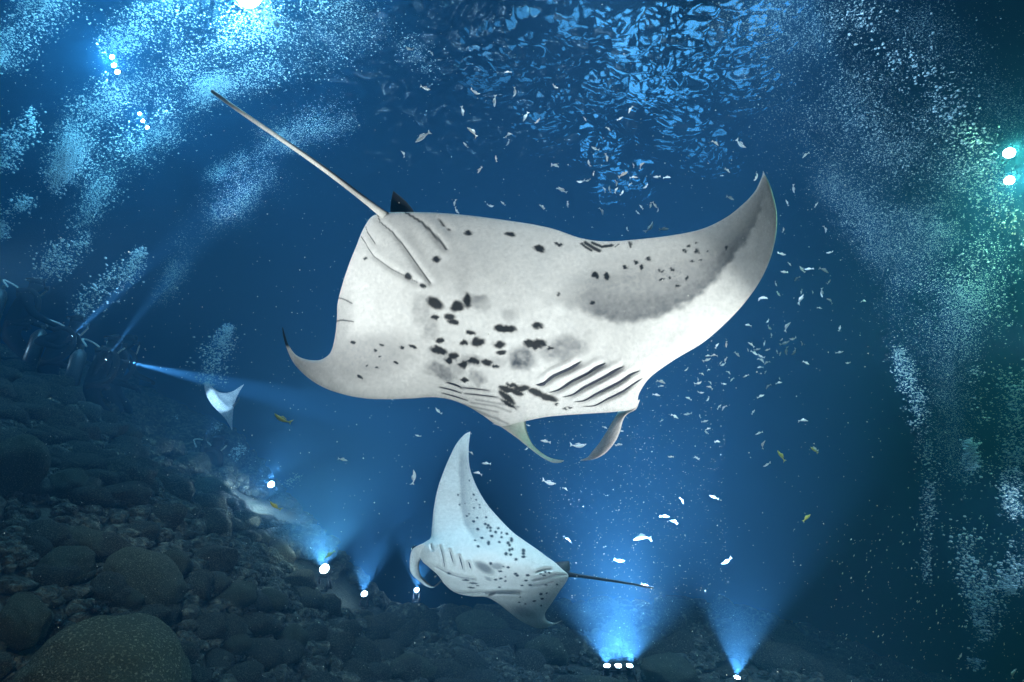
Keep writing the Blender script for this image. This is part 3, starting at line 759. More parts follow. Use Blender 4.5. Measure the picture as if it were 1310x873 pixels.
horn('cephalic_fin', [y1(350, 628), y1(395, 600), y1(430, 565), y1(450, 545)], [y1(342, 616), y1(380, 590), y1(415, 555), y1(430, 530)], [4.16, 4.24, 4.31, 4.34], [4.18, 4.26, 4.33, 4.36], m2, lambda P, s, b: np.tile(np.array([[.12, .14, .17]]), (len(P), 1)), .02)
b = MB(); b.ball(V(531, 703, 4.28), (.03, .025, .03)); b.build('eye', M['eye'], m2)
tb, tm, tt = V(726, 735, 4.57), V(765, 739.5, 4.52), V(836, 752.5, 4.45)
pts = np.array([tb.lerp(tm, t).lerp(tm.lerp(tt, t), t) for t in np.linspace(0, 1, 20)])
b = MB(); b.tube(pts, np.interp(np.linspace(0, 1, 20), [0, .15, 1], [.022, .013, .007]), 10); b.build('tail', M['dark_skin'], m2)
fin_blade('dorsal_fin', V(709, 720, 4.66), V(727, 736, 4.62), V(728, 718, 4.7), .02, m2, 'dark_skin', .1)

# ------------------------------------------------------------------ the third manta, far off among the divers' beams
PAIRS3 = [(312.5, 491.5, 312.5, 491.5), (306, 495.5, 309, 497), (299, 500, 305, 504), (291, 502.5, 302, 511), (282, 502, 300, 518), (274, 497.5, 298.5, 524), (268, 491, 298, 529), (263, 488.5, 297.5, 534), (261.5, 496, 297.3, 538), (265, 508, 297.2, 541), (272, 519, 297.2, 543), (281, 528, 297.2, 545), (289, 537, 297.2, 547), (297, 551, 297.2, 551)]
m3 = link('manta_ray', None)
tag(m3, 'third manta ray, tiny and far off, pale blue in the torch beams at left', 'manta ray')
D3 = 9.6
o3, fl3, dp3 = sheet('body', PAIRS3, lambda P: D3 + .016 * (P[:, 0] - 280), lambda P: .03 + .22 * np.exp(-(seg_dist(P, [(263, 490), (297, 520)])[0] / 9) ** 2), lambda P: np.tile(np.array([[.75, .78, .8]]), (len(P), 1)) * (.9 + .25 * fbm(P / 5., 2))[:, None], M['skin'], nt=90, ns=40, parent=m3)
b = MB(); b.tube([V(298, 520, D3 + .1), V(305, 513, D3 + .2), V(306, 509, D3 + .4)], [.02, .012, .006], 8); b.build('tail', M['dark_skin'], m3)

# ================================================================== ROCKS
def ico(sub):
    t = (1 + 5 ** .5) / 2
    v = np.array([(-1, t, 0), (1, t, 0), (-1, -t, 0), (1, -t, 0), (0, -1, t), (0, 1, t), (0, -1, -t), (0, 1, -t), (t, 0, -1), (t, 0, 1), (-t, 0, -1), (-t, 0, 1)], float)
    f = [(0, 11, 5), (0, 5, 1), (0, 1, 7), (0, 7, 10), (0, 10, 11), (1, 5, 9), (5, 11, 4), (11, 10, 2), (10, 7, 6), (7, 1, 8), (3, 9, 4), (3, 4, 2), (3, 2, 6), (3, 6, 8), (3, 8, 9), (4, 9, 5), (2, 4, 11), (6, 2, 10), (8, 6, 7), (9, 8, 1)]
    v = [tuple(p / np.linalg.norm(p)) for p in v]
    for _ in range(sub):
        c = {}; g = []
        def mid(a, b):
            k = (min(a, b), max(a, b))
            if k not in c:
                m = np.array(v[a]) + np.array(v[b]); m /= np.linalg.norm(m); v.append(tuple(m)); c[k] = len(v) - 1
            return c[k]
        for a, b, d in f:
            x, y, z = mid(a, b), mid(b, d), mid(d, a)
            g += [(a, x, z), (b, y, x), (d, z, y), (x, y, z)]
        f = g
    return np.array(v), np.array(f)

ICO = {k: ico(k) for k in range(5)}

def rock_shape(seed, sub, rough=.22, facets=3):
    v, f = ICO[sub]; r = np.random.default_rng(seed)
    o = r.random(3) * 40
    s = 1 + rough * fbm(v * 1.1 + o, 2)[:, None]
    w = v * s * r.uniform(.75, 1.25, 3)
    for _ in range(facets):                   # worn facets
        n = r.normal(size=3); n /= np.linalg.norm(n); h = r.uniform(.62, .9)
        e = np.maximum(0, w @ n - h); w = w - .7 * e[:, None] * n
    if sub >= 3: w = w * (1 + (.05 if sub == 3 else .035) * fbm(v * 4 + o, 3)[:, None])
    w = w / np.abs(w).max(0)
    return w, f

ROCKS = []
for k in range(9):
    w, f = rock_shape(100 + k, 3 if k < 4 else 2)
    ROCKS.append(mesh_np('rock', w, [f], [M['rock']]))

def put_rock(me, x, y, sx, sy, sz, rz, sink=.45, tilt=(0, 0), label=None, group=None, name='boulder'):
    o = link(name, me); o.location = (x, y, float(ground(x, y)) + sz * (1 - 2 * sink) + 0.0)
    o.rotation_euler = (tilt[0], tilt[1], rz); o.scale = (sx, sy, sz)
    return tag(o, label, 'boulder', group)

def boulder_px(px, py, w, h, label, rot=0, seed=1, sub=3, depth_k=1.0, material='boulder', sink=.35):
    """a boulder whose base meets the seabed where the photograph shows it"""
    d = hit(px, py + h * .3); p = V(px, py, d)
    me = ROCKS[0]
    wv, f = rock_shape(seed, sub, .12 if sub == 4 else .26, 0 if sub == 4 else 3)
    me = mesh_np('boulder', wv, [f], [M[material]])
    o = link('boulder', me); rx = w / 2 * d / F; rz = h / 2 * d / F
    o.location = p; o.scale = (rx, rx * depth_k, rz); o.rotation_euler = (0, R(rot), 0)
    return tag(o, label, 'boulder')

boulder_px(138, 878, 206, 170, 'largest boulder, speckled grey green, rising from the bottom edge at left', 3, 11, 4, .9)
boulder_px(188, 742, 112, 62, 'long speckled boulder lying aslant with black urchins on it', 38, 23, 4, .8)
boulder_px(166, 770, 37, 36, 'small round boulder tucked below the long speckled boulder', 0, 31, 3)
boulder_px(82, 722, 74, 50, 'broad dark boulder left of the long speckled boulder', 25, 37, 3)
boulder_px(30, 800, 58, 84, 'upright dark boulder at the left edge behind the largest boulder', -25, 41, 3)
boulder_px(18, 602, 66, 96, 'big dark rounded boulder cut by the left edge below the divers', 18, 43, 4)
boulder_px(88, 622, 54, 46, 'rounded boulder right of the big one at the left edge', 10, 47, 3)
boulder_px(270, 628, 70, 34, 'low broad boulder on the slope below the far divers', 20, 53, 3)
boulder_px(108, 690, 70, 28, 'pale topped flat boulder above the broad dark boulder', 18, 59, 3)
boulder_px(222, 722, 44, 40, 'bluish boulder right behind the two urchins', 10, 61, 3)
boulder_px(300, 762, 56, 34, 'oval grey boulder in the cobbles left of the brightest lamp', 10, 67, 3)
boulder_px(345, 770, 46, 32, 'oval boulder right of the oval grey boulder', 22, 71, 3)
boulder_px(278, 800, 34, 24, 'small tilted boulder above the cobbled bottom edge', 30, 73, 3)
boulder_px(300, 826, 42, 34, 'round grey boulder near the bottom edge right of the largest boulder', 0, 79, 3)
boulder_px(374, 818, 40, 36, 'blocky round boulder at the bottom beneath the brightest lamp', 0, 83, 3)
boulder_px(532, 856, 78, 34, 'flat pale slab at the bottom edge under the small manta', 4, 89, 3, .7)
boulder_px(618, 802, 74, 40, 'big rock under the small manta\'s lower wing', 8, 97, 3)
boulder_px(700, 836, 60, 44, 'rock just left of the half hidden lamp', 0, 101, 3)
boulder_px(856, 862, 70, 36, 'dark rock right of the three-lamp stand', 0, 103, 3)
boulder_px(750, 876, 120, 22, 'dark ledge of rock in front of the three-lamp stand', 0, 107, 3, .5)

def in_view(x, y, z, m=40):
    p = np.stack([x, y, z], -1); dd = p[:, 1] * CP + p[:, 2] * SP
    px = 655 + F * p[:, 0] / dd; py = 436.5 - F * (p[:, 2] * CP - p[:, 1] * SP) / dd
    return (dd > .8) & (px > -m) & (px < 1310 + m) & (py < 873 + m) & (py > 0), dd

N = 42000
rx = RNG.uniform(-11, 7, N); ry = RNG.uniform(1.6, 12.5, N); rz = ground(rx, ry)
rs = .05 * (1 + RNG.pareto(2.6, N)); rs = np.minimum(rs, .20) * (.42 + .58 * smooth(2, 8, np.hypot(rx, ry)))
ok, dd = in_view(rx, ry, rz)
for lp, rr in ((p0, .5), (V(943, 867, d1), .4), (V(415, 728, d3), .35), (V(466, 760, d4), .35), (V(533, 755, d5), .35), (V(347, 620, d6), .4)):
    ok &= ~((np.hypot(rx - lp.x, ry - lp.y) < rr + rs) & (rs > .055))
rx, ry, rz, rs, dd = [q[ok] for q in (rx, ry, rz, rs, dd)]
order = np.argsort(-rs / dd)
big = order[:282]
def stone_words(x, y, r):
    if x > 1.6: return 'dark stone in the gloom on the bed right of the three-lamp stand', 'stones on the bed right of the lamp stand'
    if x > -1.6: return 'dark stone on the cobbled bed between the small manta and the bottom edge', 'stones on the bed under the small manta'
    if y < 4.2: return 'dark rounded stone close by at lower left, around the largest boulder', 'near stones around the largest boulder'
    if r > .13: return 'larger rounded stone part way up the rubble slope at left', 'larger stones up the rubble slope'
    if y > 7.5: return 'small dim stone far up the rubble slope, near the divers and far lamps', 'far stones up the rubble slope'
    return 'smaller rounded stone part way up the rubble slope at left', 'smaller stones up the rubble slope'
for k in big:
    lb, gp = stone_words(rx[k], ry[k], rs[k])
    put_rock(ROCKS[int(RNG.integers(9))], rx[k], ry[k], rs[k] * RNG.uniform(.9, 1.5), rs[k] * RNG.uniform(.8, 1.2), rs[k] * RNG.uniform(.55, .95), RNG.uniform(0, 6.28), RNG.uniform(.3, .45),
             (RNG.uniform(-.3, .3), RNG.uniform(-.3, .3)), lb, gp)
small = order[282:10500]
vs = []; fs = []; n = 0
shapes = [rock_shape(500 + k, 1, .3) for k in range(14)]
for k in small:
    w, f = shapes[int(RNG.integers(14))]
    a = RNG.uniform(0, 6.28); c, s_ = math.cos(a), math.sin(a)
    w = w * (rs[k] * np.array([RNG.uniform(.8, 1.5), RNG.uniform(.7, 1.2), RNG.uniform(.5, 1.0)]))
    w = w @ np.array([[c, s_, 0], [-s_, c, 0], [0, 0, 1]])
    vs.append(w + (rx[k], ry[k], rz[k] + rs[k] * .1)); fs.append(f + n); n += len(w)
tag(link('rubble', mesh_np('rubble', np.concatenate(vs), [np.concatenate(fs)], [M['rock']])), 'countless small cobbles filling the gaps between the boulders', 'rubble', kind='stuff')

# urchins sitting on the boulders
def urchin(px, py, size_px, label):
    d = hit(px, py + 4) - .12; p = V(px, py, d); r = size_px / 2 * d / F
    t = link('sea_urchin', None); t.location = p; tag(t, label, 'sea urchin', None)
    b = MB(); b.ball((0, 0, 0), (r * .62, r * .62, r * .5), 14, 9); b.build('shell', M['urchin'], t)
    b = MB(); g = np.random.default_rng(int(px))
    for k in range(110):
        q = g.normal(size=3); q[2] = abs(q[2]) * .9 - .15; q /= np.linalg.norm(q)
        b.tube([q * r * .45, q * r * g.uniform(1.0, 1.35)], [r * .035, r * .006], 4, False)
    o = b.build('spines', M['urchin'], t); o['kind'] = 'stuff'
urchin(197, 719, 17, 'black sea urchin at the upper edge of the long speckled boulder')
urchin(219, 733, 15, 'black sea urchin right of the one on the long boulder, lower and half hidden')
urchin(122, 781, 24, 'largest black sea urchin, on top of the largest boulder')
urchin(75, 797, 20, 'black sea urchin left of the largest one behind the largest boulder')

# ================================================================== DIVERS
def unit(v): v = np.asarray(v, float); return v / (np.linalg.norm(v) + 1e-9)

def elbow(sh, wr, out):
    sh, wr = np.array(sh), np.array(wr); d = np.linalg.norm(wr - sh); a = .31
    h = math.sqrt(max(0.002, a * a - (d / 2) ** 2)); ax = unit(wr - sh); o = np.array(out) - ax * (ax @ np.array(out))
    return (sh + wr) / 2 + unit(o) * h

def hand(chain, wr, dirn, grip, side):
    """palm with four curled fingers and a thumb that closes round what it holds"""
    f = unit(dirn); up = unit(np.cross(f, np.cross((0, 0, 1), f)) + 1e-6); s = np.cross(f, up) * side
    palm = wr + f * .05
    k = chain(('wr'), palm, .026)
    for j, (o, ln) in enumerate(zip((-.03, -.01, .01, .03), (.068, .078, .074, .058))):
        kn = chain(k, wr + f * .095 + s * o, .0105)
        a = chain(kn, wr + f * (.095 + ln * .4 * (1 - grip * .5)) + s * o - up * ln * .4 * grip, .0095)
        chain(a, wr + f * (.095 + ln * (.75 - grip * .65)) + s * o - up * ln * (.35 + .5 * grip), .008)
    a = chain(k, wr + f * .05 - s * .045 - up * .012, .012)
    chain(a, wr + f * .085 - s * .04 - up * .045, .010)

def diver(loc, yaw, label, torch=None, torch_dir=None, lean=.1, power=120, angle=9, lit=True, torch_label=None, green=False, scale=1.0, hose_side=1):
    """a kneeling diver; local +X is where the diver faces; the right hand holds a torch when one is given (a point of the place)"""
    t = link('person', None); t.location = loc; t.rotation_euler = (0, 0, yaw); t.scale = (scale,) * 3
    tag(t, label, 'person', None)
    mw = Matrix.Translation(loc) @ Matrix.Rotation(yaw, 4, 'Z') @ Matrix.Scale(scale, 4); mi = mw.inverted()
    V_, E_, R_ = [], [], []
    def add(parent, p, r):
        V_.append(tuple(float(c) for c in p)); R_.append(r)
        if parent is not None: E_.append((parent, len(V_) - 1))
        return len(V_) - 1
    L = lean
    pel = add(None, (0, 0, .46), .135)
    sp = add(pel, (L * .4, 0, .66), .125); ch = add(sp, (L * .9, 0, .88), .145); nk0 = add(ch, (L * 1.3, 0, 1.03), .085)
    nk = add(nk0, (L * 1.5 + .01, 0, 1.10), .058); hd = add(nk, (L * 1.6 + .03, 0, 1.17), .082); hd2 = add(hd, (L * 1.6 + .035, 0, 1.245), .094); add(hd2, (L * 1.6 + .02, 0, 1.31), .066)
    add(hd, (L * 1.6 + .115, 0, 1.165), .03)      # chin and mouth
    add(hd2, (L * 1.6 + .12, 0, 1.225), .022)     # nose
    for s in (-1, 1):
        hp = add(pel, (.02, s * .10, .42), .10); kn = add(hp, (.30, s * .16, .10), .066); an = add(kn, (-.10, s * .13, .075), .042)
        add(an, (-.26, s * .14, .05), .035)
    grips = {}
    for s in (-1, 1):
        sh = np.array((L * 1.0, s * .19, .965)); si = add(ch, sh, .066)
        if s == -1 and torch is not None:
            q = np.array(mi @ Vector(torch)); td = unit(np.array((mi.to_3x3() @ Vector(torch_dir))))
            wr = q - td * .10; v = wr - sh
            if np.linalg.norm(v) > .56: wr = sh + unit(v) * .56
            grips['torch'] = (wr + td * .10, td); hdir = td; gp = 1.0
        else:
            wr = np.array((.36 + L, s * .16, .62)); hdir = np.array((.8, -s * .2, -.3)); gp = .45
        el = elbow(sh, wr, (-.2, s * 1.0, -.8)); ei = add(si, el, .05); wi = add(ei, wr, .032)
        hand(lambda par, p, r, wi=wi: add(wi if par == 'wr' else par, p, r), wr, hdir, gp, s)
    me = bpy.data.meshes.new('body_cage'); me.from_pydata(V_, E_, []); tmp = bpy.data.objects.new('body_cage', me); COL.objects.link(tmp)
    md = tmp.modifiers.new('skin', 'SKIN'); md.use_smooth_shade = True
    for k, r in enumerate(R_): me.skin_vertices[0].data[k].radius = (r, r)
    me.skin_vertices[0].data[0].use_root = True
    tmp.modifiers.new('sub', 'SUBSURF').levels = 1
    dg = bpy.context.evaluated_depsgraph_get()
    bm_ = bpy.data.meshes.new_from_object(tmp.evaluated_get(dg)); bm_.name = 'body'
    bpy.data.objects.remove(tmp); bpy.data.meshes.remove(me)
    bm_.materials.clear(); bm_.materials.append(M['neoprene'])
    link('body', bm_, t)
    hx = L * 1.6
    b = MB(); b.ball((hx + .098, 0, 1.235), (.026, .052, .033), 12, 8); b.build('face', M['skin_h'], t)
    b = MB(); a = np.linspace(0, 2 * np.pi, 20)
    b.tube(np.stack([hx + .122 - .012 * np.cos(a) ** 2, .078 * np.cos(a), 1.242 + .04 * np.sin(a)], -1), .011, 6, False)
    b.tube(np.stack([hx + .012 + .098 * np.cos(a), .098 * np.sin(a), 1.248 + 0 * a], -1), .009, 5, False)
    mk = b.build('dive_mask', M['rubber'], t)
    g = MB(); g.ball((hx + .118, 0, 1.242), (.008, .072, .036), 12, 6); g.build('glass', M['glass'], mk)
    b = MB(); b.tube([(hx + .12, 0, 1.165), (hx + .18, 0, 1.16)], [.022, .036], 10); b.tube([(hx + .165, -.03, 1.15), (hx + .165, .03, 1.15)], .018, 8); b.build('regulator', M['rubber'], t)
    b = MB(); hs = hose_side
    pts = catmull([(L - .20, 0, 1.10), (L - .26, hs * .14, 1.22), (L - .12, hs * .34, 1.20), (L + .06, hs * .32, 1.04), (hx + .13, hs * .12, 1.12), (hx + .17, hs * .03, 1.155)], 30)
    b.tube(pts, .011, 7); b.build('regulator_hose', M['hose'], t)
    b = MB(); b.tube([(L * .2 - .23, 0, .38), (L * .2 - .235, 0, .40), (L * .8 - .245, 0, .95), (L * .9 - .24, 0, 1.02), (L * .9 - .24, 0, 1.05)], [.055, .088, .088, .06, .03], 14); tk = b.build('scuba_tank', M['steel'], t)
    b = MB(); b.tube([(L - .24, 0, 1.04), (L - .24, 0, 1.11)], .02, 8); b.tube([(L - .24, -.06, 1.09), (L - .24, .06, 1.09)], .018, 8); b.build('valve', M['steel'], tk)
    b = MB()
    for s in (-1, 1): b.tube(catmull([(L - .10, s * .13, 1.04), (L + .06, s * .15, 1.06), (L + .15, s * .15, .92), (L * .6 + .13, s * .16, .68), (L * .4 - .08, s * .16, .55)], 14), .035, 7)
    b.tube([(L * .5 - .1, -.17, .58), (L * .5 + .12, -.15, .58), (L * .5 + .15, 0, .57), (L * .5 + .12, .15, .58), (L * .5 - .1, .17, .58)], .03, 7); b.build('buoyancy_vest', M['rubber'], t)
    for s in (-1, 1):
        b = MB(); n = 9; v = []
        for zz in (.0, .012):
            for i in range(n):
                x = -.24 - .42 * i / (n - 1); w = .055 + .065 * i / (n - 1)
                for y in (-1, -.4, .4, 1): v.append((x, s * .14 + y * w, .045 + .05 * math.sin(i / 8 * 2.5) + zz + (.012 if abs(y) == 1 else 0)))
        q = []
        for i in range(n - 1):
            for j in range(3):
                k = i * 4 + j; q += [(k, k + 1, k + 5, k + 4), (k + n * 4, k + 4 + n * 4, k + 5 + n * 4, k + 1 + n * 4)]
            k = i * 4; q += [(k, k + 4, k + 4 + n * 4, k + n * 4), (k + 3, k + 3 + n * 4, k + 7 + n * 4, k + 7)]
        k = (n - 1) * 4; q += [(k + j, k + j + 1, k + j + 1 + n * 4, k + j + n * 4) for j in range(3)]
        b.add(v, q); b.build('swim_fin', M['green'] if green else M['rubber'], t)
    if torch is not None:
        g, td = grips['torch']; wp = mw @ Vector(g.tolist()); wd = (mw.to_3x3() @ Vector(td.tolist())).normalized()
        o = link('dive_torch', None); o.location = wp; tag(o, torch_label, 'torch')
        m = np.array(wd.to_track_quat('Z', 'Y').to_matrix())
        b = MB(); b.tube(np.array([(0, 0, -.08), (0, 0, -.075), (0, 0, .06), (0, 0, .075), (0, 0, .115), (0, 0, .12)]) @ m.T, [.012, .017, .017, .028, .03, .028], 12); h_ = b.build('torch_body', M['housing'], o)
        b = MB(); b.tube(np.array([(0, 0, .1205), (0, 0, .124)]) @ m.T, [.027, .022], 12); b.build('lens', M['lens_torch'] if lit else M['glass'], h_)
        if lit: spot('torch_beam', wd * .13, wd, power, WHITE, angle, .5, .02, o)
    return t

def seat(px, py, d=None):
    d = d or hit(px, py); p = V(px, py, d); p.z = float(ground(p.x, p.y)) - .02; return p, d
def beam(a, b, d, fwd): return (V(b[0], b[1], d + fwd) - V(a[0], a[1], d)).normalized()
D_ = 7.4
def diver_at(px, py, tpx, aim, label, tlabel, d, fwd=.3, yaw=0, **k):
    p = V(px, py, d)
    tp = V(tpx[0], tpx[1], d - .1) if tpx else None
    return diver(p, yaw, label, tp, beam(tpx, aim, d, fwd) if tpx else None, torch_label=tlabel, **k)
diver_at(50, 521, (83, 439), (137, 388), 'diver in black kneeling at the left edge of the slope, torch pointing up right', 'lit torch of the diver nearest the left edge, beam up right', 7.6, .6, R(25), lean=.14, power=15000, green=True)
diver_at(106, 552, (126, 470), (205, 365), 'diver in black kneeling right of the first, below the long thin beam', 'lit torch with the long thin beam rising up right', 7.3, .4, R(35), lean=.1, power=22000, angle=9)
diver_at(133, 535, (155, 461), (256, 484), 'diver lost in the dark, holding the torch that shines level to the right', 'lit torch shining level to the right at the bubble cloud', 8.6, 1.2, R(10), lean=.1, power=36000, angle=11)
diver_at(3, 470, None, None, 'diver at the very left edge, only head and shoulder in the picture', None, 7.6, 0, R(40), lean=.1)
diver_at(205, 645, (240, 567), (250, 530), 'diver half way along the slope with a looping pale hose, torch unlit', 'unlit pale torch raised on the slope between the divers', 9.6, .2, R(20), lean=.12, lit=False)
diver_at(250, 668, (261, 564), (284, 512), 'farthest diver, low behind the slope under the tiny manta', 'lit torch of the farthest diver, short beam up to the tiny manta', 8.5, 1.1, R(20), lean=.1, power=300, angle=30)

# ================================================================== BUBBLES
OCT_V = np.array([(1, 0, 0), (-1, 0, 0), (0, 1, 0), (0, -1, 0), (0, 0, 1), (0, 0, -1)], float)
OCT_F = np.array([(0, 2, 4), (2, 1, 4), (1, 3, 4), (3, 0, 4), (2, 0, 5), (1, 2, 5), (3, 1, 5), (0, 3, 5)])
def bubbles(path, n, rpx, label, spread=1.0, clump=.5, cat='bubbles', name='bubble_plume', depth_spread=1.0):
    """path: (px, py, distance, width px); rpx: (smallest, largest) radius in photograph pixels"""
    P = catmull(np.array(path, float), 200)
    g = np.random.default_rng(int(abs(path[0][0] * 31 + path[0][1] * 7 + n)))
    pts = np.zeros((0, 4)); 
    while len(pts) < n:
        m = n * 2
        k = g.random(m) * 199; i = np.minimum(k.astype(int), 198); f = (k - i)[:, None]
        q = P[i] * (1 - f) + P[i + 1] * f
        w = q[:, 3] * q[:, 2] / F
        off = g.normal(size=(m, 3)) * .42 * spread; off[:, 1] *= depth_spread
        c = U(q[:, 0], q[:, 1], q[:, 2]) + off * w[:, None]
        keep = g.random(m) < np.clip(.5 + clump * 1.6 * fbm(c * 2.6 + 3, 3), .03, 1)
        pts = np.concatenate([pts, np.concatenate([c[keep], q[keep, 2:3]], 1)])
    pts = pts[:n]
    r = rpx[0] * (rpx[1] / rpx[0]) ** (g.random(n) ** 3.4) * pts[:, 3] / F
    BUB_V, BUB_F = ICO[0] if n < 2500 else (OCT_V, OCT_F)
    v = (BUB_V[None] * r[:, None, None] * np.array([1.15, 1.15, .85])) + pts[:, None, :3]
    f = BUB_F[None] + (np.arange(n) * len(BUB_V))[:, None, None]
    o = link(name, mesh_np(name, v.reshape(-1, 3), [f.reshape(-1, 3)], [M['bubble']]))
    return tag(o, label, cat, None, 'stuff')

# upper left bands, rising to the upper right
bubbles([(135, 66, 7.0, 20), (180, 35, 6.9, 30), (240, 0, 6.8, 38), (300, -40, 6.7, 44)], 5000, (.28, 1.5), 'bubble band above the upper lamp cluster, leaving by the top edge')
bubbles([(70, 245, 7.6, 16), (92, 195, 7.4, 24), (122, 148, 7.2, 30), (190, 102, 6.9, 32), (285, 50, 6.4, 36), (370, 28, 6.0, 44), (460, 6, 5.6, 56)], 20000, (.26, 1.35), 'long bright bubble band sweeping from the left side to the top')
bubbles([(100, 290, 8.2, 22), (130, 240, 8.0, 26), (158, 203, 7.8, 30), (222, 150, 7.4, 32), (262, 113, 7.2, 22), (310, 100, 6.9, 26), (385, 66, 6.5, 36), (470, 40, 6.1, 44)], 15000, (.26, 1.25), 'second bubble band just below the long bright one')
bubbles([(270, 225, 8.2, 14), (344, 186, 7.8, 26), (380, 172, 7.6, 34), (440, 146, 7.3, 26)], 5000, (.3, .7), 'soft misty bubble patch over the tail of the largest manta')
bubbles([(205, 385, 8.8, 14), (254, 294, 8.4, 24), (310, 254, 8.1, 30), (357, 223, 7.9, 28)], 4500, (.3, .65), 'faint misty bubble streak left of the tail of the largest manta')
bubbles([(-5, 78, 6.6, 22), (30, 38, 6.5, 30), (80, -12, 6.4, 34)], 4200, (.28, 1.5), 'bubble cloud in the top left corner')
for a, nn, lb in [(([(2, 215, 7.4, 12), (18, 188, 7.4, 20), (38, 160, 7.4, 18), (46, 138, 7.4, 6)]), 700, 'ragged bubble puff at the left edge, highest of the puffs there'),
                  (([(0, 302, 7.6, 10), (22, 270, 7.6, 18), (50, 242, 7.6, 10)]), 560, 'ragged bubble puff at the left edge, second from the top'),
                  (([(44, 350, 7.6, 12), (75, 332, 7.6, 26), (100, 318, 7.6, 22), (112, 304, 7.6, 6)]), 800, 'bubble puff over the left divers, left of the torch-lit one'),
                  (([(100, 400, 8.0, 12), (124, 376, 8.0, 22), (148, 360, 8.0, 24), (168, 342, 8.0, 16), (182, 320, 8.0, 8)]), 1100, 'torch lit bubble puff at the end of the first diver\'s beam')]:
    bubbles(a, nn, (.45, 1.9), lb, clump=.9)
bubbles([(264, 488, 9.3, 16), (268, 470, 9.3, 26), (276, 450, 9.3, 24), (288, 428, 9.3, 14), (294, 418, 9.3, 6)], 1500, (.4, 1.7), 'bright bubble cloud above the tiny far manta', clump=.6)
bubbles([(214, 552, 9.4, 5), (221, 543, 9.4, 8), (226, 536, 9.4, 5)], 60, (.5, 1.4), 'small bubble puff above the diver with the looping hose')
bubbles([(271, 556, 10, 4), (276, 548, 10, 8), (279, 544, 10, 5)], 60, (.5, 1.4), 'small bubble puff right of the farthest diver\'s torch')
bubbles([(292, 596, 9.4, 6), (302, 582, 9.4, 10), (312, 572, 9.4, 8)], 160, (.5, 1.9), 'white bubble puff right of the farthest diver')
bubbles([(366, 621, 10.4, 5), (374, 615, 10.4, 9), (384, 608, 10.4, 5)], 90, (.5, 1.6), 'small bubble puff beside the far lamp')
# the curtain at the right
bubbles([(930, -40, 6.4, 70), (1000, 10, 6.2, 80), (1060, 60, 6.0, 110), (1115, 130, 5.8, 120), (1165, 205, 5.7, 104), (1205, 285, 5.6, 76), (1228, 360, 5.6, 60), (1240, 440, 5.6, 46)], 36000, (.28, 1.05), 'broad bubble curtain arching from the top to the right side', clump=.6)
bubbles([(1080, 10, 5.2, 26), (1180, 85, 5.1, 40), (1235, 160, 5.0, 36), (1268, 240, 5.0, 34), (1255, 320, 5.0, 60), (1240, 400, 5.2, 90)], 1500, (.6, 2.0), 'loose sparkling bubbles along the outer edge of the broad curtain')
bubbles([(1060, 225, 6.2, 30), (1100, 275, 6.2, 40), (1140, 345, 6.1, 44), (1185, 425, 6.0, 46), (1212, 500, 6.0, 34), (1218, 570, 6.0, 30), (1222, 620, 6.0, 20)], 12000, (.28, .75), 'misty bubble stream inside the curtain, ending over the dark water')
bubbles([(1148, 448, 5.6, 12), (1160, 480, 5.6, 15), (1174, 520, 5.6, 17), (1187, 565, 5.6, 17), (1192, 605, 5.6, 15), (1187, 660, 5.6, 11), (1185, 740, 5.6, 9)], 1900, (.40, 1.4), 'thin bubble string left of the curtain\'s lower end')
bubbles([(1240, 566, 5.2, 10), (1244, 610, 5.2, 18), (1238, 660, 5.2, 26), (1240, 712, 5.2, 28), (1256, 760, 5.2, 30), (1254, 800, 5.2, 20), (1248, 850, 5.2, 10)], 2300, (.42, 2.2), 'knotted bubble column rising from the lower right corner', clump=.9)
bubbles([(1284, 468, 5.4, 18), (1298, 510, 5.4, 26), (1303, 560, 5.4, 24), (1296, 620, 5.4, 22), (1300, 660, 5.4, 14)], 2000, (.42, 1.7), 'bubble column with a ragged crown at the right edge', clump=.8)
bubbles([(1250, 470, 5.4, 10), (1252, 500, 5.4, 14), (1256, 540, 5.4, 12)], 130, (.5, 1.8), 'few loose bubbles left of the right edge column')
bubbles([(1312, 672, 5.2, 12), (1302, 705, 5.2, 18), (1294, 740, 5.2, 16), (1290, 758, 5.2, 8)], 900, (.42, 2.0), 'short bubble cluster low at the right edge', clump=.8)
bubbles([(1140, 15, 6.8, 30), (1215, 55, 6.8, 40), (1275, 120, 6.8, 40), (1315, 190, 6.8, 40)], 3000, (.35, .8), 'dim bubble haze crossing the dark top right corner')
bubbles([(505, 55, 6.6, 26), (540, 70, 6.6, 34), (560, 90, 6.6, 20)], 260, (.4, .9), 'faint bubbles above the middle left of the surface glitter')
# drifting plankton
def plankton(n, box, label, stretch=1.0, rpx=(.35, .9)):
    g = np.random.default_rng(n); x = g.uniform(box[0], box[1], n); y = g.uniform(box[2], box[3], n); d = box[4] * (box[5] / box[4]) ** g.random(n)
    c = U(x, y, d); r = rpx[0] * (rpx[1] / rpx[0]) ** (g.random(n) ** 3) * d / F
    o_ = np.array([(1, 0, 0), (-1, 0, 0), (0, 1, 0), (0, -1, 0), (0, 0, 1), (0, 0, -1)], float)
    f_ = np.array([(0, 2, 4), (2, 1, 4), (1, 3, 4), (3, 0, 4), (2, 0, 5), (1, 2, 5), (3, 1, 5), (0, 3, 5)])
    ax = np.array([.55, .1, .83]) if stretch > 1 else np.array([0, 0, 1.])
    v = o_[None] * r[:, None, None]; v = v + (v @ ax)[..., None] * ax * (stretch - 1)
    f = f_[None] + (np.arange(n) * 6)[:, None, None]
    tag(link('plankton', mesh_np('plankton', (v + c[:, None]).reshape(-1, 3), [f.reshape(-1, 3)], [M['snow']])), label, 'plankton', None, 'stuff')
plankton(2600, (0, 1310, 0, 873, 1.6, 8), 'fine pale specks of plankton drifting through the whole water')
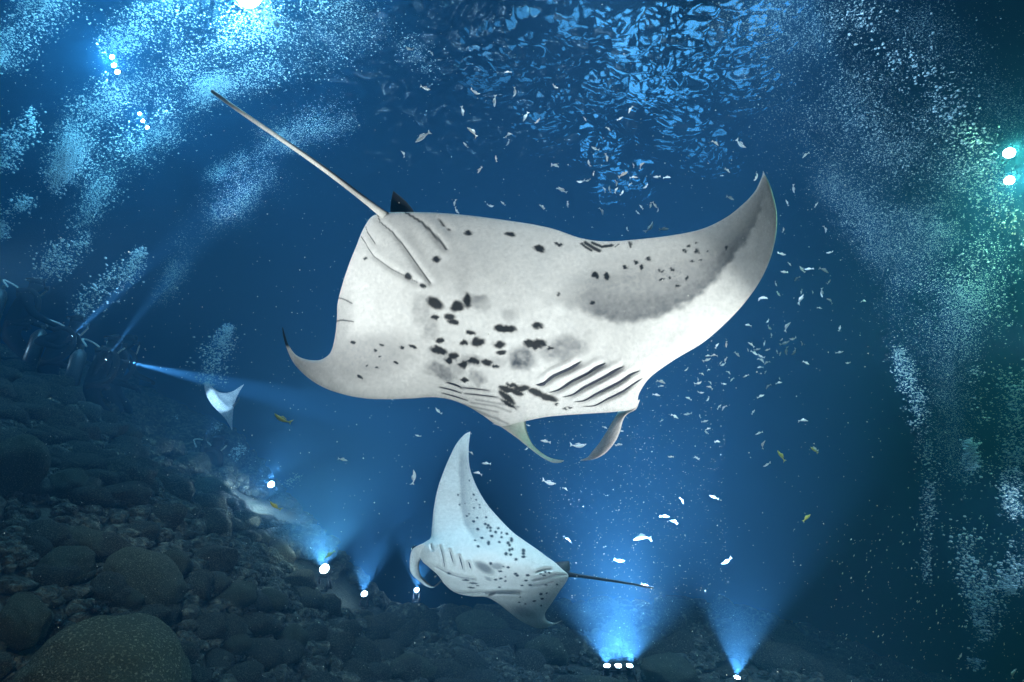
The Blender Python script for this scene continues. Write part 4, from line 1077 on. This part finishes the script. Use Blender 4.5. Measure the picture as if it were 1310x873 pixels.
plankton(2200, (680, 930, 400, 862, 4.3, 7.0), 'bright specks drifting in the cone of the three-lamp stand', 1, (.22, .62))
plankton(260, (1070, 1310, 660, 873, 2.2, 4.2), 'streaky specks drifting in the dim warm beam at lower right', 3.2, (.24, .62))
plankton(150, (1262, 1300, 215, 300, 4.2, 5.0), 'dark-looking specks in front of the white lamps in the green glow', 1, (.6, 1.3))

# ================================================================== FISH
def fish_mesh(name, bend, parts=False):
    b = MB(); xs = np.linspace(-.36, .5, 11)
    hgt = np.array([.024, .036, .058, .08, .098, .106, .105, .094, .074, .046, .012]); wid = hgt * .52
    cz = lambda x: bend * (x - .05) ** 2 * 1.6
    rings = []
    for x, h, w in zip(xs, hgt, wid):
        a = np.arange(8) * np.pi / 4
        rings.append(np.stack([np.full(8, x), w * np.cos(a), cz(x) + h * np.sin(a)], -1))
    v = np.concatenate(rings); q = [(k * 8 + j, k * 8 + (j + 1) % 8, (k + 1) * 8 + (j + 1) % 8, (k + 1) * 8 + j) for k in range(10) for j in range(8)]
    b.add(v, q, [(80, 80 + j, 80 + j + 1) for j in range(1, 7)])
    def plate(B, pts):
        n = len(pts); v = [(x, s * .008, z) for s in (-1, 1) for x, z in pts]
        c = (sum(p[0] for p in pts) / n, sum(p[1] for p in pts) / n)
        v += [(c[0], -.014, c[1]), (c[0], .014, c[1])]
        B.add(v, [(j, (j + 1) % n, n + (j + 1) % n, n + j) for j in range(n)], [(2 * n, (j + 1) % n, j) for j in range(n)] + [(2 * n + 1, n + j, n + (j + 1) % n) for j in range(n)])
    t = cz(-.36); tail = [(-.33, t + .02), (-.5, cz(-.5) + .15), (-.455, cz(-.45)), (-.5, cz(-.5) - .15), (-.33, t - .02)]
    dors = [(.18, cz(.18) + .125), (.05, cz(.05) + .20), (-.16, cz(-.16) + .13), (-.2, cz(-.2) + .09)]
    B2 = MB() if parts else b; plate(B2, tail)
    B3 = MB() if parts else b; plate(B3, dors)
    return (b, B2, B3, cz)
SMALL = {}
for mk in ('fish', 'yellow'):
    SMALL[mk] = [fish_mesh('fish', bd)[0].mesh('fish', [M[mk]]) for bd in (-.4, -.15, 0, .2, .45)]
PARTS = {}
for mk in ('fish', 'yellow'):
    L_ = []
    for bd in (-.3, 0, .3):
        b, b2, b3, cz = fish_mesh('fish', bd, True); e = MB(); e.ball((.40, -.034, cz(.40) + .018), .018, 8, 6); e.ball((.40, .034, cz(.40) + .018), .018, 8, 6)
        L_.append((b.mesh('body', [M[mk]]), b2.mesh('tail_fin', [M[mk]]), b3.mesh('dorsal_fin', [M[mk]]), e.mesh('eyes', [M['eye']])))
    PARTS[mk] = L_
CAMR = Vector((1, 0, 0)); CAMU = Vector((0, -SP, CP)); CAMF = Vector((0, CP, SP))
def fish(px, py, ln, ang, d, label, group=None, kind='fish', big=False, flip=None):
    g = np.random.default_rng(int(px * 17 + py * 131))
    a = R(-ang); f = CAMR * math.cos(a) + CAMU * math.sin(a)
    if (flip is None and g.random() < .5) or flip: f = -f
    f = (f + CAMF * g.uniform(-.35, .35)).normalized()
    s = (CAMF + CAMU * g.uniform(-.5, .5)); s = (s - f * s.dot(f)).normalized(); u = f.cross(s)
    if u.dot(CAMU) < 0: s = -s; u = -u
    k = ln * d / F
    m = Matrix(((f.x, s.x, u.x), (f.y, s.y, u.y), (f.z, s.z, u.z))).to_4x4()
    if big:
        o = link('fish', None); bm, tm, dm, em = PARTS[kind][int(g.integers(3))]
        for nm, x in (('body', bm), ('tail_fin', tm), ('dorsal_fin', dm), ('eyes', em)): link(nm, x, o)
    else:
        o = link('fish', SMALL[kind][int(g.integers(5))])
    o.matrix_world = Matrix.Translation(V(px, py, d)) @ m @ Matrix.Scale(k, 4)
    return tag(o, label, 'fish', group)

zA = lambda x, y: (820 + x / 3.968, 380 + y / 3.968); zB = lambda x, y: (960 + x / 3.795, 170 + y / 3.795)
zC = lambda x, y: (680 + x / 4.367, 130 + y / 4.367); zD = lambda x, y: (500 + x / 3.491, 60 + y / 3.491)
zE = lambda x, y: (660 + x / 3.637, 560 + y / 3.637); zF = lambda x, y: (340 + x / 3.969, 500 + y / 3.969)
zG = lambda x, y: (620 + x / 3.967, 380 + y / 3.967)
FA = [(545,143,35,10),(645,125,25,-40),(650,158,32,40),(662,195,22,85),(715,218,18,-50),(730,236,48,-25),(772,216,40,-8),(818,237,22,85),(560,242,38,40),(627,237,28,-75),(590,268,32,-15),(643,270,26,-15),(543,270,18,70),(575,285,42,30),(608,303,38,35),(612,320,40,35),(638,333,30,-35),(605,357,32,-5),(690,278,22,70),(707,288,20,-70),(735,275,42,80),(780,280,38,-60),(1010,160,34,-65),(1008,283,36,-15),(808,18,42,-55),(905,55,22,10),(960,18,34,45),(618,5,45,-5),(385,248,34,-50),(432,242,32,85),(342,299,32,-3),(372,295,32,-3),(335,322,42,-20),(488,292,38,40),(430,318,28,-60),(405,335,20,-50),(418,345,34,-20),(232,370,24,-40),(310,390,26,30),(343,370,20,-10),(445,383,24,40),(462,420,24,-50),(533,402,30,-25),(632,382,18,-60),(422,443,30,5),(102,430,52,18),(102,453,28,-8),(78,498,38,10),(292,440,40,-20),(290,420,20,80),(350,458,36,20),(352,435,24,50),(305,488,30,0),(242,515,34,25),(342,520,28,-50),(397,558,30,-50),(420,562,34,-50),(172,606,42,30),(237,596,44,-5),(298,606,18,80),(324,633,34,-15),(340,670,32,-15),(332,688,24,40),(388,735,28,5),(152,812,28,0),(283,818,28,35),(105,628,20,-30),(645,453,34,-45),(700,436,34,-10),(703,415,14,70),(608,505,40,-20),(570,585,28,-55),(618,750,44,-75),(640,853,44,-25)]
FB = [(30,217,34,-65),(208,272,42,82),(178,340,32,65),(320,350,28,-60),(365,468,34,75),(162,472,26,-80),(152,590,42,10),(385,582,30,-10),(190,638,24,50),(165,678,44,5),(250,665,38,55),(285,662,40,-5),(357,667,48,30),(225,707,30,-45),(382,725,30,-50),(122,735,26,60),(135,783,28,50),(62,802,44,-5),(248,772,26,-80),(303,775,16,85),(345,777,46,80),(387,815,34,40),(550,816,30,0),(335,851,24,15),(268,108,40,-40)]
FC = [(35,110,34,-40),(552,45,45,-60),(495,97,36,-30),(428,152,32,45),(355,265,46,20),(420,312,44,75),(133,357,44,15),(318,345,40,80),(347,403,26,-80),(275,450,45,2),(315,443,30,-15),(570,358,28,80),(613,355,44,-50),(512,408,60,-30),(570,423,46,-3),(475,455,34,80),(550,463,26,-40),(640,477,34,-40),(408,492,34,60),(433,490,38,85),(472,495,40,-60),(508,512,38,-65),(700,423,44,-5),(757,423,40,0),(172,497,58,38),(200,575,38,85),(60,588,36,35),(393,612,44,65),(613,590,32,45),(593,622,28,40),(688,580,46,55),(667,580,36,-75),(708,608,28,-70),(532,712,26,85),(663,708,70,-55),(740,713,52,-3),(1028,232,46,45),(1095,385,38,35),(1258,425,40,-65),(1110,540,52,18),(1065,415,20,0),(298,98,28,55)]
FD = [(153,186,44,15),(182,28,26,55),(80,12,40,35),(376,205,46,20),(464,242,48,-85),(556,202,40,-82),(319,287,46,80),(365,380,60,45),(602,313,48,-62),(655,333,28,-40),(526,392,34,-25),(525,430,30,-60),(333,440,32,50),(57,478,34,60),(469,500,28,85),(397,550,36,-60),(285,697,32,-80),(292,733,34,55),(444,712,32,10),(500,700,28,45),(733,530,36,15),(675,715,28,50),(755,637,30,40),(522,113,32,-5),(733,180,28,30)]
g = np.random.default_rng(5)
for L_, z, s, d, lab, grp in [(FA, zA, 3.968, (3.5, 4.7), 'tiny silver fish, one of the loose school below the raised wing of the largest manta', 'school of tiny fish below the raised wing'),
                              (FB, zB, 3.795, (3.5, 4.7), 'tiny silver fish in the sparse line beside the raised wing tip', 'tiny fish beside the raised wing tip'),
                              (FC, zC, 4.367, (3.5, 4.8), 'tiny silver fish in the dark water between the largest manta and the surface glitter', 'tiny fish above the largest manta'),
                              (FD, zD, 3.491, (3.5, 4.8), 'tiny silver fish in the water above the dorsal fin and body of the largest manta', 'tiny fish above the dorsal fin')]:
    for x, y, ln, an in L_:
        fish(*z(x, y), ln / s * 1.05, an, g.uniform(*d), lab, grp)
for x, y, ln, an, lab in [(740, 150, 55, -60, 'brightest fat silver fish at the top of the school below the raised wing'), (838, 335, 40, 25, 'bright silver fish right of the school, tilted down right'), (1050, 337, 32, 0, 'small level fish farthest right of the school'),
                          (823, 626, 48, 0, 'bright level silver fish alone in dark water right of the school'), (600, 692, 42, -20, 'bright silver fish tilted up right below the school')]:
    fish(*zA(x, y), ln / 3.968, an, 4.6, lab, big=True)
fish(*zA(712, 808), 17, 55, 4.4, 'slender yellowish fish curving down right below the school', kind='yellow', big=True)
fish(*zA(880, 778), 12, 40, 4.4, 'small yellow and dark fish right of the slender yellowish one', kind='yellow', big=True)
fish(*zB(245, 808), 14, -60, 4.6, 'larger silver fish pointing steeply below the sparse line by the wing', big=True)
fish(*zC(1165, 240), 17, 50, 4.2, 'bright plump fish above the raised wing tip near the glitter', big=True)
fish(*zD(143, 403), 24, -38, 4.0, 'long slender fish with a forked tail above the dorsal fin', big=True)
for x, y, ln, an, lab in [(138, 18, 50, 10, 'small fish between the head fins of the largest manta, left of the other'), (290, 40, 78, -3, 'largest silver fish between the head fins of the largest manta'), (478, 33, 36, -10, 'small fish right of the right head fin of the largest manta'),
                          (52, 52, 28, -40, 'small fish touching the left head fin of the largest manta'), (153, 212, 68, 10, 'silver fish with forked tail below the left head fin'), (230, 238, 28, 35, 'tiny fish just right of the fork tailed fish below the head fin'),
                          (722, 90, 28, 0, 'small level fish at mid right, left of a similar tilted one'), (842, 96, 28, 30, 'small tilted fish right of the small level one'), (937, 17, 28, 5, 'small fish at mid right above the small tilted one'),
                          (773, 292, 36, 60, 'curled fish above the pair of touching fish'), (922, 277, 46, 20, 'fat bright fish alone right of the curled fish'), (692, 366, 50, 5, 'left fish of the touching pair over the bright beam'),
                          (738, 390, 48, 25, 'right fish of the touching pair over the bright beam'), (588, 463, 85, -8, 'long glowing fish in the beam left of the touching pair'), (480, 574, 58, 10, 'glowing fish in the beam above the tail of the small manta'),
                          (983, 577, 56, -30, 'pale gold fish tilted up right at the dark edge of the beam'), (243, 473, 30, 30, 'small fish above the dorsal fin of the small manta'), (605, 692, 55, 10, 'bright fish at the end of the small manta\'s tail')]:
    fish(*zE(x, y), ln / 3.637, an, 6.0 if y > 250 else 4.4, lab, big=True)
for x, y, ln, an, lab in [(390, 350, 50, 15, 'silver fish alone left of the small manta\'s raised wing'), (755, 440, 75, -88, 'upright silver fish left of the small manta\'s raised wing'), (875, 105, 46, 45, 'silver fish under the belly edge of the largest manta, pointing down'),
                          (773, 230, 34, 15, 'small fish left of the small manta\'s wing tip'), (640, 45, 20, 20, 'tiny fish touching the lower edge of the largest manta'), (1043, 315, 32, 40, 'small fish just right of the small manta\'s wing tip'),
                          (1120, 370, 48, 3, 'level fish right of the small manta\'s raised wing, upper'), (1078, 418, 46, 15, 'bent fish right of the small manta\'s raised wing, lower')]:
    fish(*zF(x, y), ln / 3.969, an, 4.7, lab, big=True)
fish(*zF(82, 148), 24, 35, 4.0, 'yellow fish alone at left, facing up left', kind='yellow', big=True, flip=True)
fish(*zF(45, 588), 18, 45, 4.4, 'yellow fish just below the far lamp', kind='yellow', big=True, flip=True)
fish(*zF(325, 832), 16, -35, 4.6, 'dark and yellow fish just above the brightest lamp', kind='yellow', big=True, flip=True)
for x, y, ln, an, lab in [(610, 663, 30, 25, 'small fish left of the right head fin'), (695, 682, 24, -5, 'tiny fish just right of the right head fin, upper'), (680, 750, 36, -15, 'fish just right of the right head fin, lower'), (222, 653, 20, 15, 'tiny fish inside the curl of the left head fin')]:
    fish(*zG(x, y), ln / 3.967, an, 4.6, lab, big=True)
fish(1032, 663, 15, -35, 4.4, 'pale yellowish fish alone in the dark at lower right', kind='yellow', big=True)
fish(1296, 862, 15, -80, 3.2, 'bright upright fish in the warm beam at the lower right corner', big=True)
fish(1229, 840, 9, -60, 3.4, 'small bright fish near the knotted bubble column at lower right', big=True)
fish(1043, 575, 11, 40, 4.4, 'faint little fish in dark water at right', big=True)
